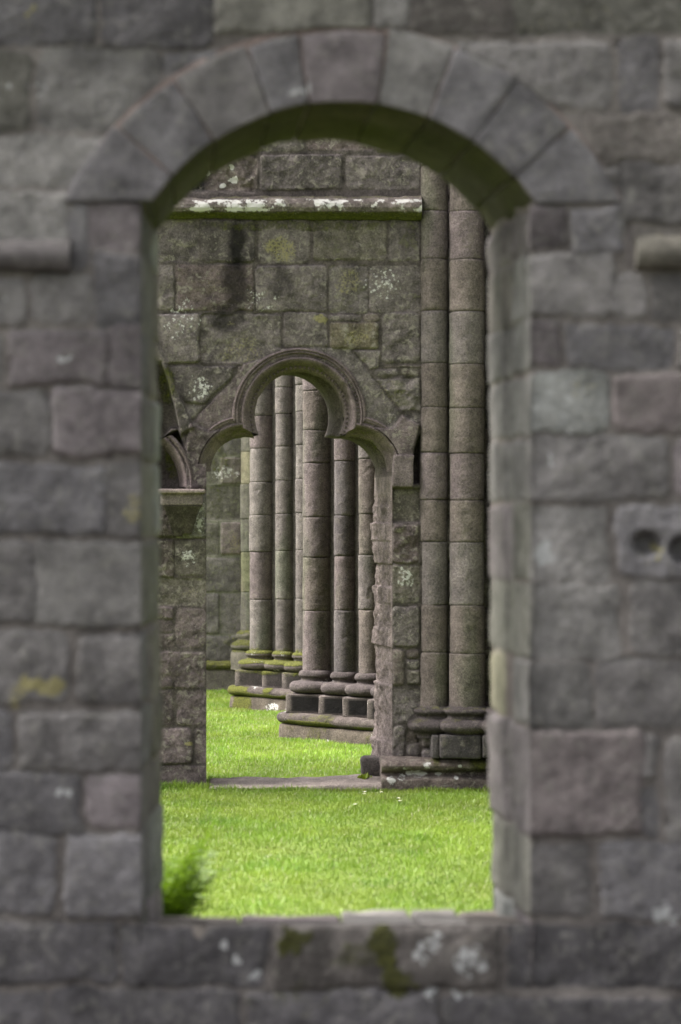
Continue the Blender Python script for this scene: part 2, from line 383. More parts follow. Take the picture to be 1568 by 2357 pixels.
us = lines([(X(-1500, D1), X(-350, D1), .05), (X(-350, D1), X(-60, D1), .014), (X(-60, D1), xL, .0068), (xL, xR, .0068), (xR, X(1640, D1), .0068), (X(1640, D1), X(1950, D1), .014), (X(1950, D1), X(3300, D1), .05)])
vs = lines([(-.12, zS, .0068), (zS, zSp, .0068), (zSp, Z(-96, D1), .0068), (Z(-96, D1), Z(-350, D1), .014), (Z(-350, D1), Z(-1400, D1), .05)])
def nhole(u, v):
    rr = np.hypot(u - ccx, v - ccz)
    return ((u > xL) & (u < xR) & (v > zS) & (v < zSp)) | ((rr < (RI + RO) / 2) & (v > zSp - .001))
def nflat(u, v): return (np.hypot(u - ccx, v - ccz) < RO - .006) & (v > zSp - .004)
def nextra(u, v, pu):
    h = 0
    for (px, py, rx, ry) in ((1489, 1250, .055, .043), (1570, 1264, .050, .046)):      # putlog holes
        x, z = n_(px, py); dd = np.hypot((u - x) / rx, (v - z) / ry) + .28 * fbm(pu, 16, 3, 5); h = h - .075 * (1 - sstep(.45, 1.10, dd))
    return h
def sp_(px, py, rx, ry, ch, amt): x, z = n_(px, py); return (x, z, rx * D1 / F, ry * D1 / F, ch, amt)
nspots = [sp_(*s) for s in [(1530,1268,12,16,3,1.0),(1490,1290,40,10,3,.4),(700,2200,70,60,4,.35),(880,2230,60,70,4,.4),(440,2210,120,60,4,.25),(620,250,60,30,2,.3),(1290,950,70,50,2,.3),(300,900,200,200,4,.12),(70,220,80,60,2,.25),(1080,2170,90,40,3,.25),(250,150,120,60,4,.18),(1450,420,100,60,4,.15),(500,2175,13,15,2,1.0),(533,2212,16,13,2,1.0),(605,2222,17,17,2,1.15),(990,2185,60,40,2,.42),(1080,2215,70,60,2,.45),(980,2291,16,12,2,1.3),(1045,2294,14,10,2,1.3),(1075,2293,12,10,2,1.2),(1000,2150,20,10,2,1.0),
 (660,2170,50,46,1,.85),(880,2175,50,72,1,.9),(925,2250,56,56,1,.8),(700,2290,180,60,1,.35),(820,2210,60,60,1,.5),
 (135,820,12,12,2,1.0),(1535,2108,20,18,2,1.2),(278,412,10,10,2,1.2),(40,580,10,10,2,1.1),(135,1805,14,10,2,1.0),(160,1808,12,12,2,1.1),
 (100,1585,75,36,3,.9),(35,1590,50,30,3,.6),(310,1170,30,40,3,.6),(1330,905,60,60,3,.40),(70,55,16,10,3,.9),(1300,55,180,30,3,.35),(300,2090,30,20,3,.5),
 (1258,1050,12,26,2,.6),(1262,1275,18,38,2,.55),(1510,570,40,30,3,.5),(20,690,50,40,2,.25),(900,180,40,60,3,.35),(650,240,50,20,2,.5),(1250,1290,20,20,2,.8)]]
g = Geo()
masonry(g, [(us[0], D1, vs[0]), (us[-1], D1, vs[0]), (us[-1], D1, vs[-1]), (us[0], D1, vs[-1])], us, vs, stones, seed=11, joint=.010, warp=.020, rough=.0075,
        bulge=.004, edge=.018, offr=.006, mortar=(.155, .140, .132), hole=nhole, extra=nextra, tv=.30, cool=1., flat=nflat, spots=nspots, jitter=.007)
# rear face, ends and top of the wall (plain, out of sight from the front)
xa, xb, za, zb = us[0], us[-1], -.12, vs[-1]
xbl, xbr = X(362, DB), X(1134, DB); zbs, zbt = .45, Z(322, DB)
def quad(g, p, t=(.14, .135, .125)): g.add(p, [[0, 1, 2, 3]], t)
for (a, b, c, d) in ((xa, xbl, za, zb), (xbr, xb, za, zb), (xbl, xbr, za, zbs), (xbl, xbr, zbt + .02, zb)):
    quad(g, [(a, DB, c), (a, DB, d), (b, DB, d), (b, DB, c)])
quad(g, [(xa, D1, zb - .003), (xb, D1, zb - .003), (xb, DB, zb - .003), (xa, DB, zb - .003)]); quad(g, [(xa, D1, za), (xa, D1, zb), (xa, DB, zb), (xa, DB, za)]); quad(g, [(xb, D1, za), (xb, DB, za), (xb, DB, zb), (xb, D1, zb)])
# the corners of the rear face above the arch
aa = np.linspace(-pi / 2, pi / 2, 41); bcx, bcz = (xbl + xbr) / 2, ccz
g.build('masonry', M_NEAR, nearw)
# jambs
def jamb(name, xf, xb0, xb1, seed, side):
    g = Geo(); z0, z1 = .40, zSp + .012; H = z1 - z0; Ln = math.hypot(TH, xb0 - xf)
    uu = np.linspace(0, Ln, 60); vv = np.linspace(0, H, 300)
    r = np.random.default_rng(seed); st = []; y = -.05
    ys = [Z(q, D1) - z0 for q in ((2110,1912,1782,1628,1449,1241,1056,898,755,580,468) if side < 0 else (2116,1935,1681,1518,1340,1155,1001,858,735,578,474))]
    ys = [0] + ys
    for a, b in zip(ys[:-1], ys[1:]):
        c = r.choice([Ln, .275, .45, .36, .55]); kk = r.choice(list('gpwbo')) if side > 0 else r.choice(list('gso'))
        if c == Ln: st.append([-.05, a + .004, Ln + .05, b - .004, kk])
        else: st += [[-.05, a + .004, c - .005, b - .004, kk], [c + .005, a + .004, Ln + .05, b - .004, str(r.choice(list('gpwvb')))]]
    ex = lambda u, v, pu: (-.012 * sstep(.27, .285, u) * (1 - sstep(.44, .455, u)) - .006 * sstep(.62, .63, u) + .012 * np.exp(-np.abs(u - .24) / .02)) if side > 0 else 0 * u
    if side > 0: st = [q for q in st if not (q[0] > 0 and abs((q[1] + q[3]) / 2 - (Z(1600, D1) - z0)) < .1)] + [[.46, Z(1678, D1) - z0, Ln + .05, Z(1522, D1) - z0, 'y'], [.28, Z(1855, D1) - z0, .44, Z(1690, D1) - z0, 'w']]
    if side < 0: cs = [(xf - .013, D1 - .012, z0), (xb0, DB, z0), (xb1, DB, z1), (xf - .013, D1 - .012, z1)]
    else: cs = [(xb0, DB, z0), (xf + .013, D1 - .012, z0), (xf + .013, D1 - .012, z1), (xb1, DB, z1)]; uu = uu
    if side > 0: st = [[Ln - s[2], s[1], Ln - s[0], s[3], s[4]] for s in st]; e0 = ex; ex = lambda u, v, pu: e0(Ln - u, v, pu)
    masonry(g, cs, uu, vv, st, seed=seed, joint=.009, warp=.012, rough=.008, bulge=.002, edge=.014, extra=ex, mortar=(.15, .128, .12), offr=.002, tv=.2, cool=1.,
            mossf=lambda u, v, pu: .55 * sstep(-.1, .6, fbm(pu, 2.5, 3, 3)) * (.9 if side < 0 else .6 * sstep(H - .5, H, v) + .15))
    return g.build(name, M_NEAR, nearw)
jamb('jamb', xL, X(370, DB), X(358, DB), 21, -1)
jamb('jamb', xR, X(1138, DB), X(1124, DB), 22, 1)
# voussoirs
bX, bS = X(748, DB), .966
def vmap(a0, a1, r0, r1, dy0, dy1, chord=0):
    def f(p):
        rr = r0 + p[:, 2]; t = p[:, 0]; A0, A1 = a0(rr), a1(rr); a = A0 + (A1 - A0) * t / f.L0
        if chord:                                   # the underside of each stone is cut nearly straight
            am = (a0(np.array([r0]))[0] + a1(np.array([r0]))[0]) / 2
            hw = abs(a1(np.array([r0]))[0] - a0(np.array([r0]))[0]) / 2
            wgt = np.clip(1 - (rr - r0) / .1, 0, 1); rr = rr * (1 - chord * wgt * (1 - cos(hw) / np.maximum(np.cos(a - am), .2)))
        x = rr * np.sin(a); z = rr * np.cos(a); y = dy0 + p[:, 1]; k = np.clip((y - D1) / TH, 0, 1)
        cx = ccx + (bX - ccx) * k; s = 1 + (bS - 1) * k
        return np.stack([cx + x * s, y, ccz + z], -1)
    return f
AN = [None, -47.4, -33.7, -18.4, -8.5, 8.4, 21.5, 34.2, 47.5, None]
bedL = lambda r: -np.arccos(np.clip((ccz and (Z(465, D1) - ccz)) / r, -1, 1)); bedR = lambda r: np.arccos(np.clip((Z(470, D1) - ccz) / r, -1, 1))
vk = ['d', 's', 'g', 's', 'p', 'w', 's', 's', 's']
def con(a): return lambda r: np.full(np.shape(r), a)
for i in range(9):
    a0 = bedL if i == 0 else con(radians(AN[i])); a1 = bedR if i == 8 else con(radians(AN[i + 1]))
    gap = .0025
    A0 = (lambda q: (lambda r: q(r) + gap / r))(a0); A1 = (lambda q: (lambda r: q(r) - gap / r))(a1)
    R = np.random.default_rng(60 + i); pr = R.uniform(.012, .018)
    ri, ro = RI + R.normal(0, .0012), RO + R.normal(0, .008) - .004
    L0 = float(abs(a1(np.array([ro]))[0] - a0(np.array([ro]))[0]) * .5 * (ri + ro))
    mf = vmap(A0, A1, ri, ro, D1 - pr, 0, chord=.35); mf.L0 = L0
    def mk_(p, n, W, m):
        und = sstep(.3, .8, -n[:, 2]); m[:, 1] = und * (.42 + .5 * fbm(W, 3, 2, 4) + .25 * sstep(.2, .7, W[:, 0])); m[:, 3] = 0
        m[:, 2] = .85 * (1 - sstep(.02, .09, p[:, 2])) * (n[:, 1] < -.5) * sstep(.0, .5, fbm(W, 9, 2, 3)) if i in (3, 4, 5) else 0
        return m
    g = Geo(); rblock(g, (L0, TH + pr, ro - ri), tcol(vk[i], R, .2) * np.array([.95, .99, 1.03]), mf, b=.007, tintf=lambda p, n, W, t: t * (1 + .35 * fbm(W, 5, 4, 77, .6))[:, None] * (1 - np.array([.52, .55, .74]) * sstep(.3, .8, -n[:, 2])[:, None]), res=.018, amp=.009, freq=9, seed=70 + i, maskf=mk_)  # undersides tinted darker: soffit shade painted in along with dark algae
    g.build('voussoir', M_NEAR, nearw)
mf = vmap(lambda r: bedL(r) + .004, lambda r: bedR(r) - .004, RI + .012, RO + .006, D1 - .0065, 0); mf.L0 = 2.0
g = Geo(); rblock(g, (2.0, TH - .004, RO - RI - .006), (.18, .14, .128), mf, b=.005, res=.03, amp=.001, seed=5, mask=(1, 0, 0, 0)); g.build('mortar_bed', M_NEAR, nearw)
# filling between arch and rear face
g = Geo()
aa = np.linspace(-1.05, 1.05, 40); arc = np.stack([bX + (RI + .02) * bS * np.sin(aa), np.full(40, DB - .003), ccz + (RI + .02) * np.cos(aa)], -1); top = arc.copy(); top[:, 2] = zbt + .03
top[:, 2] = np.maximum(top[:, 2], arc[:, 2] + .001); g.add(np.concatenate([arc, top]), gridf(2, 40), (.14, .135, .125)); g.build('rear_arch_face', M_NEAR, nearw)
# sill slabs
for i, (a, b, yt, yb, k) in enumerate([(322, 545, 2129, 2109, 'b'), (549, 798, 2130, 2107, 'p'), (801, 970, 2127, 2094, 'w'), (974, 1090, 2127, 2090, 'w'), (1094, 1224, 2128, 2096, 'b')]):
    zf, zk = Z(yt, D1), Z(yb, DB); xa_, xb_ = X(a, D1), X(b, D1); Lx = xb_ - xa_
    def mf(p, xa_=xa_, zf=zf, zk=zk):
        k_ = p[:, 1] / (TH + .02); x = xa_ + p[:, 0]; x = ccx + (x - ccx) * (1 - .09 * k_ * 0)
        return np.stack([x, D1 + .003 + p[:, 1], zf + (zk - zf) * np.minimum(k_ * 1.15, 1) - .16 + p[:, 2]], -1)
    g = Geo(); rblock(g, (Lx, TH + .0, .16), tcol(k) * (1.9 if k == 'w' else 1.25), mf, b=.016, res=.02, amp=.009, freq=9, seed=90 + i,
                      maskf=lambda p, n, W, m: np.stack([m[:, 0], .35 * sstep(.1, .5, fbm(W, 6, 2, 8)), m[:, 2], m[:, 3]], -1)); g.build('sill_slab', M_NEAR, nearw)
# broken string course either side of the arch
PRS = np.array([(-.02, .104), (.015, .104), (.05, .088), (.068, .062), (.07, .04), (.060, .016), (.040, .002), (.02, -.004), (-.02, -.006)])
for (a, b, yb, k, s) in ((-1500, 163, 626, 'd', 1), (1461, 3300, 617, 'o', 2)):
    xs_ = lines([(max(X(a, D1), X(-400, D1)), min(X(b, D1), X(2000, D1)), .012)]); n = len(xs_); z = Z(yb, D1)
    path = np.stack([xs_, np.full(n, D1), np.full(n, z)], -1); A = np.tile((0, -1., 0), (n, 1)); B = np.tile((0, 0, 1.), (n, 1))
    g = Geo(); sweep(g, path, A, B, PRS, tcol(k), amp=.013, freq=9, seed=100 + s,
                     maskf=(lambda P, N, M: np.stack([M[..., 0], .3 * sstep(0, .5, fbm(P, 5, 2, 3)), .0 * M[..., 0], (.45 if s == 2 else 0) * sstep(0, .6, fbm(P, 6, 2, 9))], -1)))
    g.build('string_course', M_NEAR, nearw)

# ================================================================== MIDDLE WALL
D2, T2 = 16.67, .62
def m_(px, py): return ((px - VX) * D2 / F, EYE + (HY - py) * D2 / F)
SM = D2 / F
midw = thing('stone_wall', (X(689, D2), D2, 0), 'lichen-speckled ruin wall with a trefoil-headed doorway, seen through the window', 'wall')
MS = [(340,250,560,348),(566,250,700,348),(706,250,860,346,'r'),(866,250,1060,348),
 (340,357,470,438,'k'),(474,357,594,438,'b'),(600,358,789,436,'g'),(796,358,966,436,'g'),
 (340,508,458,603,'g'),(464,508,587,604,'g'),(594,508,712,604,'g'),(718,508,889,601,'o'),(895,508,968,601,'g'),
 (340,610,399,713,'g'),(405,610,583,716,'r'),(588,610,752,716,'g'),(758,612,846,719,'w'),(851,611,968,719,'g'),
 (340,722,458,835,'g'),(464,722,646,836,'g'),(652,720,752,798,'g'),(758,724,832,738,'g'),(758,742,872,802,'y'),(836,722,872,738,'b'),(878,722,968,834,'g'),
 [(376,842),(540,842),(532,872),(500,900),(470,930),(425,925),(400,880)] + ['g'], [(425,930),(468,934),(448,962),(436,964)] + ['w'],
 [(545,842),(560,842),(552,862),(542,870)] + ['b'], [(650,802),(560,838),(530,880),(470,940),(440,978),(478,990),(560,985),(690,955),(690,800)] + ['p'],
 [(690,799),(806,801),(922,952),(903,985),(830,985),(690,955)] + ['w'],
 [(812,806),(876,806),(872,845),(852,852)] + ['w'], (882,838,968,843,'b'), (862,850,918,866,'g'),(922,846,968,864,'b'),
 [(866,872),(968,868),(968,944),(926,946)] + ['w'], (930,950,968,974,'g'),
 [(830,985),(903,985),(926,956),(966,978),(952,1040),(950,1122),(880,1122)] + ['p'],
 [(436,968),(480,992),(545,1000),(500,1125),(424,1125),(428,1030)] + ['p'],
 [(340,760),(362,786),(446,985),(414,1000),(398,930),(372,842),(340,800)] + ['g'],
 (340,1136,400,1236,'b'),(404,1136,474,1238,'v'),
 (340,1242,400,1327,'b'),(404,1242,474,1325,'o'),(340,1331,474,1394,'o'),(340,1399,400,1425,'p'),(340,1428,400,1457,'p'),(340,1460,400,1491,'p'),(405,1399,474,1492,'p'),
 (340,1499,475,1583,'p'),(340,1588,401,1671,'p'),(405,1588,475,1671,'p'),(340,1676,443,1758,'p'),(449,1676,475,1758,'p'),(340,1762,482,1830,'p'),
 (904,1126,966,1201,'o'),(904,1208,966,1296,'r'),(904,1303,966,1386,'o'),(904,1395,966,1488,'g'),
 (904,1495,931,1578,'b'),(935,1494,966,1515,'b'),(935,1519,966,1540,'g'),(935,1544,966,1577,'o'),(904,1584,966,1664,'g'),(904,1670,932,1742,'g'),(938,1670,966,1709,'b'),(938,1713,966,1742,'g'),(904,1748,966,1830,'b')]
r2 = np.random.default_rng(5)
for q in [(-900, 336, -1000, 1830), (972, 2300, -1000, 1830), (340, 968, -1000, 244)]: fill(MS, q[0], q[1], q[2], q[3], r2, rows=(90, 115), lens=(100, 220))
stones = [px2m(s, m_) for s in MS]
CA, RA = (689, 955), 122.; CLb, CRb, RL = (563, 1082), (815, 1082), 100.
xl2, xr2 = X(475, D2), X(903, D2)
def mhole(u, v):
    px, py = VX + u / SM, HY - (v - EYE) / SM
    return (np.hypot(px - CA[0], py - CA[1]) < 134) | ((np.hypot(px - CLb[0], py - CLb[1]) < 108) & (py < 1068) & (px < 640)) | ((np.hypot(px - CRb[0], py - CRb[1]) < 108) & (py < 1068) & (px > 740)) \
        | ((u > xl2) & (u < xr2) & (py > 1067)) | ((px > 560) & (px < 818) & (py > 985) & (py < 1090))
def pol_in(u, v, pts, soft): return sstep(-soft, soft, poly_sd(u, v, [m_(*p) for p in pts]))
def mextra(u, v, pu):
    j = .012 * fbm(pu, 6, 2, 9); h = 0
    h = h - .13 * pol_in(u + j, v, [(330, 822), (370, 836), (398, 925), (412, 986), (396, 984), (372, 1012), (330, 1012)], .012)
    h = h - .20 * pol_in(u + j, v, [(330, 1006), (372, 1010), (410, 992), (419, 1020), (424, 1130), (330, 1130)], .012)
    h = h - .16 * pol_in(u, v, [(951, 1055), (960, 1020), (967, 1000), (967, 1112), (951, 1112)], .006)
    h = h + .035 * pol_in(u, v, [(340, 752), (362, 782), (448, 985), (418, 1000), (398, 925), (371, 836), (340, 800)], .012)
    h = h + .03 * pol_in(u, v, [(440, 975), (480, 992), (560, 985), (545, 1010), (478, 1128), (426, 1128), (428, 1030)], .01)
    h = h + .03 * pol_in(u, v, [(830, 985), (903, 985), (926, 956), (966, 978), (952, 1040), (950, 1122), (895, 1122)], .008)
    h = h - .025 * pol_in(u, v, [(900, 1124), (968, 1124), (968, 1203), (900, 1203)], .004)
    h = h - .05 * pol_in(u + j * 2, v, [(330, 352), (598, 352), (580, 440), (330, 440)], .02) * (0.6 + fbm(pu, 12, 3, 4))
    rub = pol_in(u, v, [(860, 868), (968, 866), (968, 948), (922, 948)], .02) + pol_in(u, v, [(903, 1206), (968, 1206), (968, 1300), (903, 1300)], .01)
    return h + rub * .03 * fbm(pu, 13, 3, 14)
def sm_(px, py, rx, ry, ch, amt): x, z = m_(px, py); return (x, z, rx * SM, ry * SM, ch, amt)
mspots = [sm_(*s) for s in [(645,572,46,34,3,.62),(560,805,80,50,3,.45),(740,735,22,16,3,.75),(820,770,52,30,3,.5),(800,655,46,54,3,.5),(535,745,14,10,3,.5),(490,655,22,14,3,.4),(900,900,50,44,3,.35),
 (770,560,70,54,1,.36),(560,540,60,40,1,.30),(940,540,40,60,1,.42),(660,520,330,16,1,.5),(380,880,30,60,1,.6),(395,1050,30,60,1,.6),(405,1025,25,30,1,.7),(960,690,20,40,1,.4),(920,905,30,20,1,.5),
 (545,560,26,64,4,.80),(548,640,40,84,4,.74),(525,730,54,46,4,.62),(648,650,34,54,4,.52),(690,700,44,34,4,.35),(430,390,100,55,4,.6),(590,385,50,40,4,.25),
 (538,412,12,10,2,1.3),(534,383,8,8,2,1.2),(478,395,8,8,2,1.2),(510,425,10,8,2,1.2),(460,895,40,36,2,.38),(600,690,60,40,2,.25),(880,650,60,50,2,.3),(420,740,60,60,2,.28),(460,1190,24,50,2,.45),(440,1285,30,30,2,.4),(440,1360,36,20,3,.4),(430,1712,14,6,3,1.0),(935,1330,28,40,3,.3),(935,1330,28,40,2,.4),(930,1620,26,40,3,.25)]]
us = lines([(X(-900, D2), X(250, D2), .06), (X(250, D2), xl2, .0058), (xl2, xr2, .0058), (xr2, X(1010, D2), .0058), (X(1010, D2), X(2300, D2), .06)])
vs = lines([(-.1, Z(300, D2), .0062), (Z(300, D2), Z(-450, D2), .05)])
g = Geo()
masonry(g, [(us[0], D2, vs[0]), (us[-1], D2, vs[0]), (us[-1], D2, vs[-1]), (us[0], D2, vs[-1])], us, vs, stones, seed=31, joint=.008, warp=.010, rough=.0105, bulge=.003, edge=.013, offr=.007,
        mortar=(.11, .098, .09), tv=.26, hole=mhole, extra=mextra, spots=mspots, jitter=.003)
# rear of this wall
D2B = D2 + T2; za, zb = -.1, vs[-1]; SK = -.095
for (a, b, c, d) in ((us[0], xl2 + SK - .02, za, zb), (xr2 + SK + .02, us[-1], za, zb), (xl2 + SK - .02, xr2 + SK + .02, Z(800, D2), zb)):
    quad(g, [(a, D2B, c), (a, D2B, d), (b, D2B, d), (b, D2B, c)])
quad(g, [(us[0], D2, zb - .003), (us[-1], D2, zb - .003), (us[-1], D2B, zb - .003), (us[0], D2B, zb - .003)])
quad(g, [(us[0], D2, za), (us[0], D2, zb), (us[0], D2B, zb), (us[0], D2B, za)]); quad(g, [(us[-1], D2, za), (us[-1], D2B, za), (us[-1], D2B, zb), (us[-1], D2, zb)])
g.build('masonry', M_MID, midw)

# moulded trefoil head
def arcpts(c, R, a0, a1, n):          # degrees, 0 = right, 90 = up, in picture units
    a = np.radians(np.linspace(a0, a1, n)); return np.stack([c[0] + R * np.cos(a), c[1] - R * np.sin(a)], -1), np.stack([np.cos(a), np.sin(a)], -1)
def mould(g, c, R, a0, a1, n, prof, seed, tint, beads=(), fade=None):
    """one arc of the moulded head; a0 and a1 give the end angle (degrees) at each radius, so that the arcs mitre at the cusps"""
    k = np.linspace(0, len(prof) - 1, (len(prof) - 1) * 2 + 1); prof = np.stack([np.interp(k, np.arange(len(prof)), prof[:, i]) for i in (0, 1)], -1)
    rp = prof[:, 0] / SM; t = np.linspace(0, 1, n)[:, None]; a = np.radians(a0(rp)[None] * (1 - t) + a1(rp)[None] * t)
    P = np.stack([X(c[0], D2) + prof[None, :, 0] * np.cos(a), D2 - np.where(prof[None, :, 1] > 0, prof[None, :, 1] * (1 if fade is None else fade(t)), prof[None, :, 1]) + 0 * a, Z(c[1], D2) + prof[None, :, 0] * np.sin(a)], -1)
    dp = np.gradient(prof, axis=0); nr = np.stack([-dp[:, 1], dp[:, 0]], -1); nr /= np.linalg.norm(nr, axis=1, keepdims=True) + 1e-9
    N = np.stack([nr[None, :, 0] * np.cos(a), np.broadcast_to(-nr[None, :, 1], a.shape), nr[None, :, 0] * np.sin(a)], -1)
    P = P + N * (.0055 * fbm(P + seed, 12, 4, seed, .6) - .010 * sstep(.3, .6, fbm(P + seed, 7, 3, seed + 6)))[..., None]
    M = np.zeros(a.shape + (4,)); M[..., 1] = .42 * sstep(.35, .9, -N[..., 2]) * (P[..., 1] > D2 + .01)
    T = np.asarray(tint) * (1 + .2 * fbm(P + seed, 6, 3, seed + 8)[..., None])
    for aj in ((93.5, 37, 148, -8) if R > 110 else (48, 132)): T = T * (1 - .5 * np.exp(-((np.degrees(a) - aj) * np.pi / 180 * rp[None] / 1.4) ** 2))[..., None]
    T = T * (1 + .22 * fbm(P, 3, 2, 61))[..., None]
    g.add(P, gridf(n, len(prof))[:, ::-1], T.reshape(-1, 3), M.reshape(-1, 4))
    for (rb, yb, sz, step) in beads:
        e0, e1 = sorted((float(a0(np.array([rb]))[0]), float(a1(np.array([rb]))[0])))
        for b in np.radians(np.arange(e0 + 2, e1 - 1, step / rb * 57.3)):
            o = np.array([X(c[0], D2) + rb * SM * cos(b), D2 - yb, Z(c[1], D2) + rb * SM * sin(b)])
            v = o + sz * np.array([(1, 0, 0), (0, 0, 1), (-1, 0, 0), (0, 0, -1), (0, -1.2, 0)]); g.add(v, [[0, 1, 4], [1, 2, 4], [2, 3, 4], [3, 0, 4]], np.array(tint) * .9)
def pr(R, q): return np.array([((R + a) * SM, b) for a, b in q])
PC = pr(122, [(-20, -.17), (-19, -.14), (-17, -.115), (-13, -.10), (-10, -.085), (-9, -.072), (-6, -.052), (-3, -.03), (-1, -.006), (1, .006), (4, .018), (7, .024), (10, .020), (11, .008), (13, .002), (17, .002), (18.5, .012), (20, .022), (22, .026), (23.5, .016), (25, .018), (27, .028), (30, .024), (32, .010), (33, -.004), (35, -.02)])
PL = pr(100, [(-22, -.17), (-21, -.14), (-18, -.115), (-14, -.10), (-11, -.085), (-9, -.072), (-6, -.05), (-3, -.03), (-1, -.006), (1, .006), (3, .016), (6, .020), (8, .012), (9.5, .002), (13, .002), (14.5, .012), (16, .020), (18, .016), (19.5, .022), (22, .026), (24, .016), (26, 0), (28, -.015)])
g = Geo(); tm = np.array((.150, .122, .122))
eC = lambda R: 25.5 + (R - 102) * (3.7 - 25.5) / 52.5; eL = lambda R: 106 - (R - 79) * 30 / 46.; e2 = lambda R: -2 + 0 * R
mould(g, CA, 0, lambda R: 180 + eC(R), lambda R: -eC(R), 110, PC, 41, tm, beads=((137, .004, .014, 9.5), (110.5, -.060, .012, 10.5)))
mould(g, CRb, 0, eL, e2, 60, PL, 42, tm, beads=((111.5, .004, .011, 8.5),), fade=lambda t: 1 - .9 * sstep(.75, 1, t)); mould(g, CLb, 0, lambda R: 180 - e2(R), lambda R: 180 - eL(R), 60, PL, 43, tm, beads=((111.5, .004, .011, 8.5),), fade=lambda t: 1 - .9 * sstep(.25, 0, t))
g.build('trefoil_moulding', M_SHAFT, midw)
PN = pr(124, [(-14, -.17), (-11, -.12), (-8, -.085), (-6, -.06), (-3, -.03), (-1, -.004), (1, .022), (4, .036), (7, .038), (9, .024), (11, .018), (13, .036), (16, .048), (19, .044), (21, .03), (23, .0)])
g = Geo(); mould(g, (300, 1112), 0, lambda R: -4 + 0 * R, lambda R: 58 - (R - 110) * .25, 50, PN, 44, tm, beads=((134.5, .020, .012, 9),)); g.build('blind_arch_moulding', M_SHAFT, midw)
# passage through the wall: arch soffit and both sides
pl, nl = [], []
def addp(P_, N_): pl.extend(P_.tolist()); nl.extend(N_.tolist())
yy = np.linspace(1825, 1095, 300); addp(np.stack([np.full(300, 475.), yy], -1), np.tile((-1., 0), (300, 1)))
p_, n__ = arcpts(CLb, 79, 176, 84, 36); k_ = np.linspace(1, 0, 36)[:, None]; p_[:, 0] = p_[:, 0] + (475 - (563 - 79)) * k_[:, 0] ** 3; addp(p_, n__)
p_, n__ = arcpts(CA, 103, 205, -25, 90); addp(p_, n__)
p_, n__ = arcpts(CRb, 79, 96, 4, 36); k_ = np.linspace(0, 1, 36); p_[:, 0] += (903 - 894) * k_ ** 3; addp(p_, n__)
yy = np.linspace(1095, 1825, 300); addp(np.stack([np.full(300, 903.), yy], -1), np.tile((1., 0), (300, 1)))
pl, nl = np.array(pl), np.array(nl)
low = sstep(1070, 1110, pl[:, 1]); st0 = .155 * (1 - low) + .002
sec = [(0, 0, 0), (.03, .5, 0), (.06, 5, .02), (.10, 8, .06), (.35, 8, .3), (.42, 4, .45), (.46, 0, .52), (.55, 0, .7), (.66, 0, .8), (.80, 0, .9), (.92, 0, .97), (1, 2, 1)]
rows = []
right = (pl[:, 0] > 860) & (pl[:, 1] > 1095); left = (pl[:, 0] < 520) & (pl[:, 1] > 1095)
for (k, wd, s_) in sec:
    dep = st0 + (T2 - st0) * k; wdx = np.where(low > .5, 0, wd) * (1 - low)
    x = X(pl[:, 0], D2) + nl[:, 0] * wdx * SM + SK * s_ * np.where(left, .55, 1); z = Z(pl[:, 1], D2) - (-nl[:, 1]) * wdx * SM
    rows.append(np.stack([x, D2 + dep, z], -1))
# refine along depth
rows = np.array(rows); kk = np.array([s[0] for s in sec]); kn = np.unique(np.concatenate([kk, np.linspace(0, 1, 60)]))
R_ = np.zeros((len(kn),) + rows.shape[1:])
for a in range(rows.shape[1]):
    for c in range(3): R_[:, a, c] = np.interp(kn, kk, rows[:, a, c])
rag = np.where(right, 1., 0) * sstep(1120, 1160, pl[:, 1])
nz = fbm(R_ * np.array([1, 2.2, .8]), 9, 5, 88, .62); nz = np.where(rag[None] > .5, .55 * nz + .8 * (np.abs(fbm(R_ * np.array([1, 3.0, .55]), 12, 4, 91, .6)) - .25), nz)
edge_ = sstep(0, .08, kn)[:, None]
disp = (.004 + .052 * rag[None] * edge_) * nz
stp = np.random.default_rng(4).normal(0, .011, 12)[np.searchsorted([1165, 1204, 1246, 1300, 1352, 1391, 1450, 1491, 1580, 1667, 1712], pl[:, 1])]; disp = disp + (rag * (stp + .012 * sstep(1250, 1180, pl[:, 1]) * 0))[None] * edge_
R_[..., 0] -= nl[None, :, 0] * disp; R_[..., 2] -= nl[None, :, 1] * disp * (1 - rag)
# foot of the left jamb spreads, broken joints on the right
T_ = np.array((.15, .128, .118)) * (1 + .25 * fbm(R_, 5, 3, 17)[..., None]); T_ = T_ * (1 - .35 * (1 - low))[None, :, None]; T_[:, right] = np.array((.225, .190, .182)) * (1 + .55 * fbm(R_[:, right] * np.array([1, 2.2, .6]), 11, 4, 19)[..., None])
Mk = np.zeros(R_.shape[:2] + (4,)); Mk[..., 1] = (.34 + .4 * fbm(R_, 5, 2, 23)) * (1 - low)[None] * sstep(.1, .8, nl[:, 1])[None]
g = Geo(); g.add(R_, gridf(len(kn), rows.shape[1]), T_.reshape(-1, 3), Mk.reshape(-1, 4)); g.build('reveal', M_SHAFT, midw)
# springer block at the right
g = Geo(); rblock(g, (47 * SM, .30, 74 * SM), tcol('p'), lambda p: np.stack([X(903.5, D2) + p[:, 0] + .012 * np.clip((p[:, 2] - .15) / .1, 0, 1), D2 - .052 + p[:, 1], Z(1121, D2) + p[:, 2]], -1), b=.010, res=.02, amp=.004, seed=120); g.build('springer', M_SHAFT, midw)
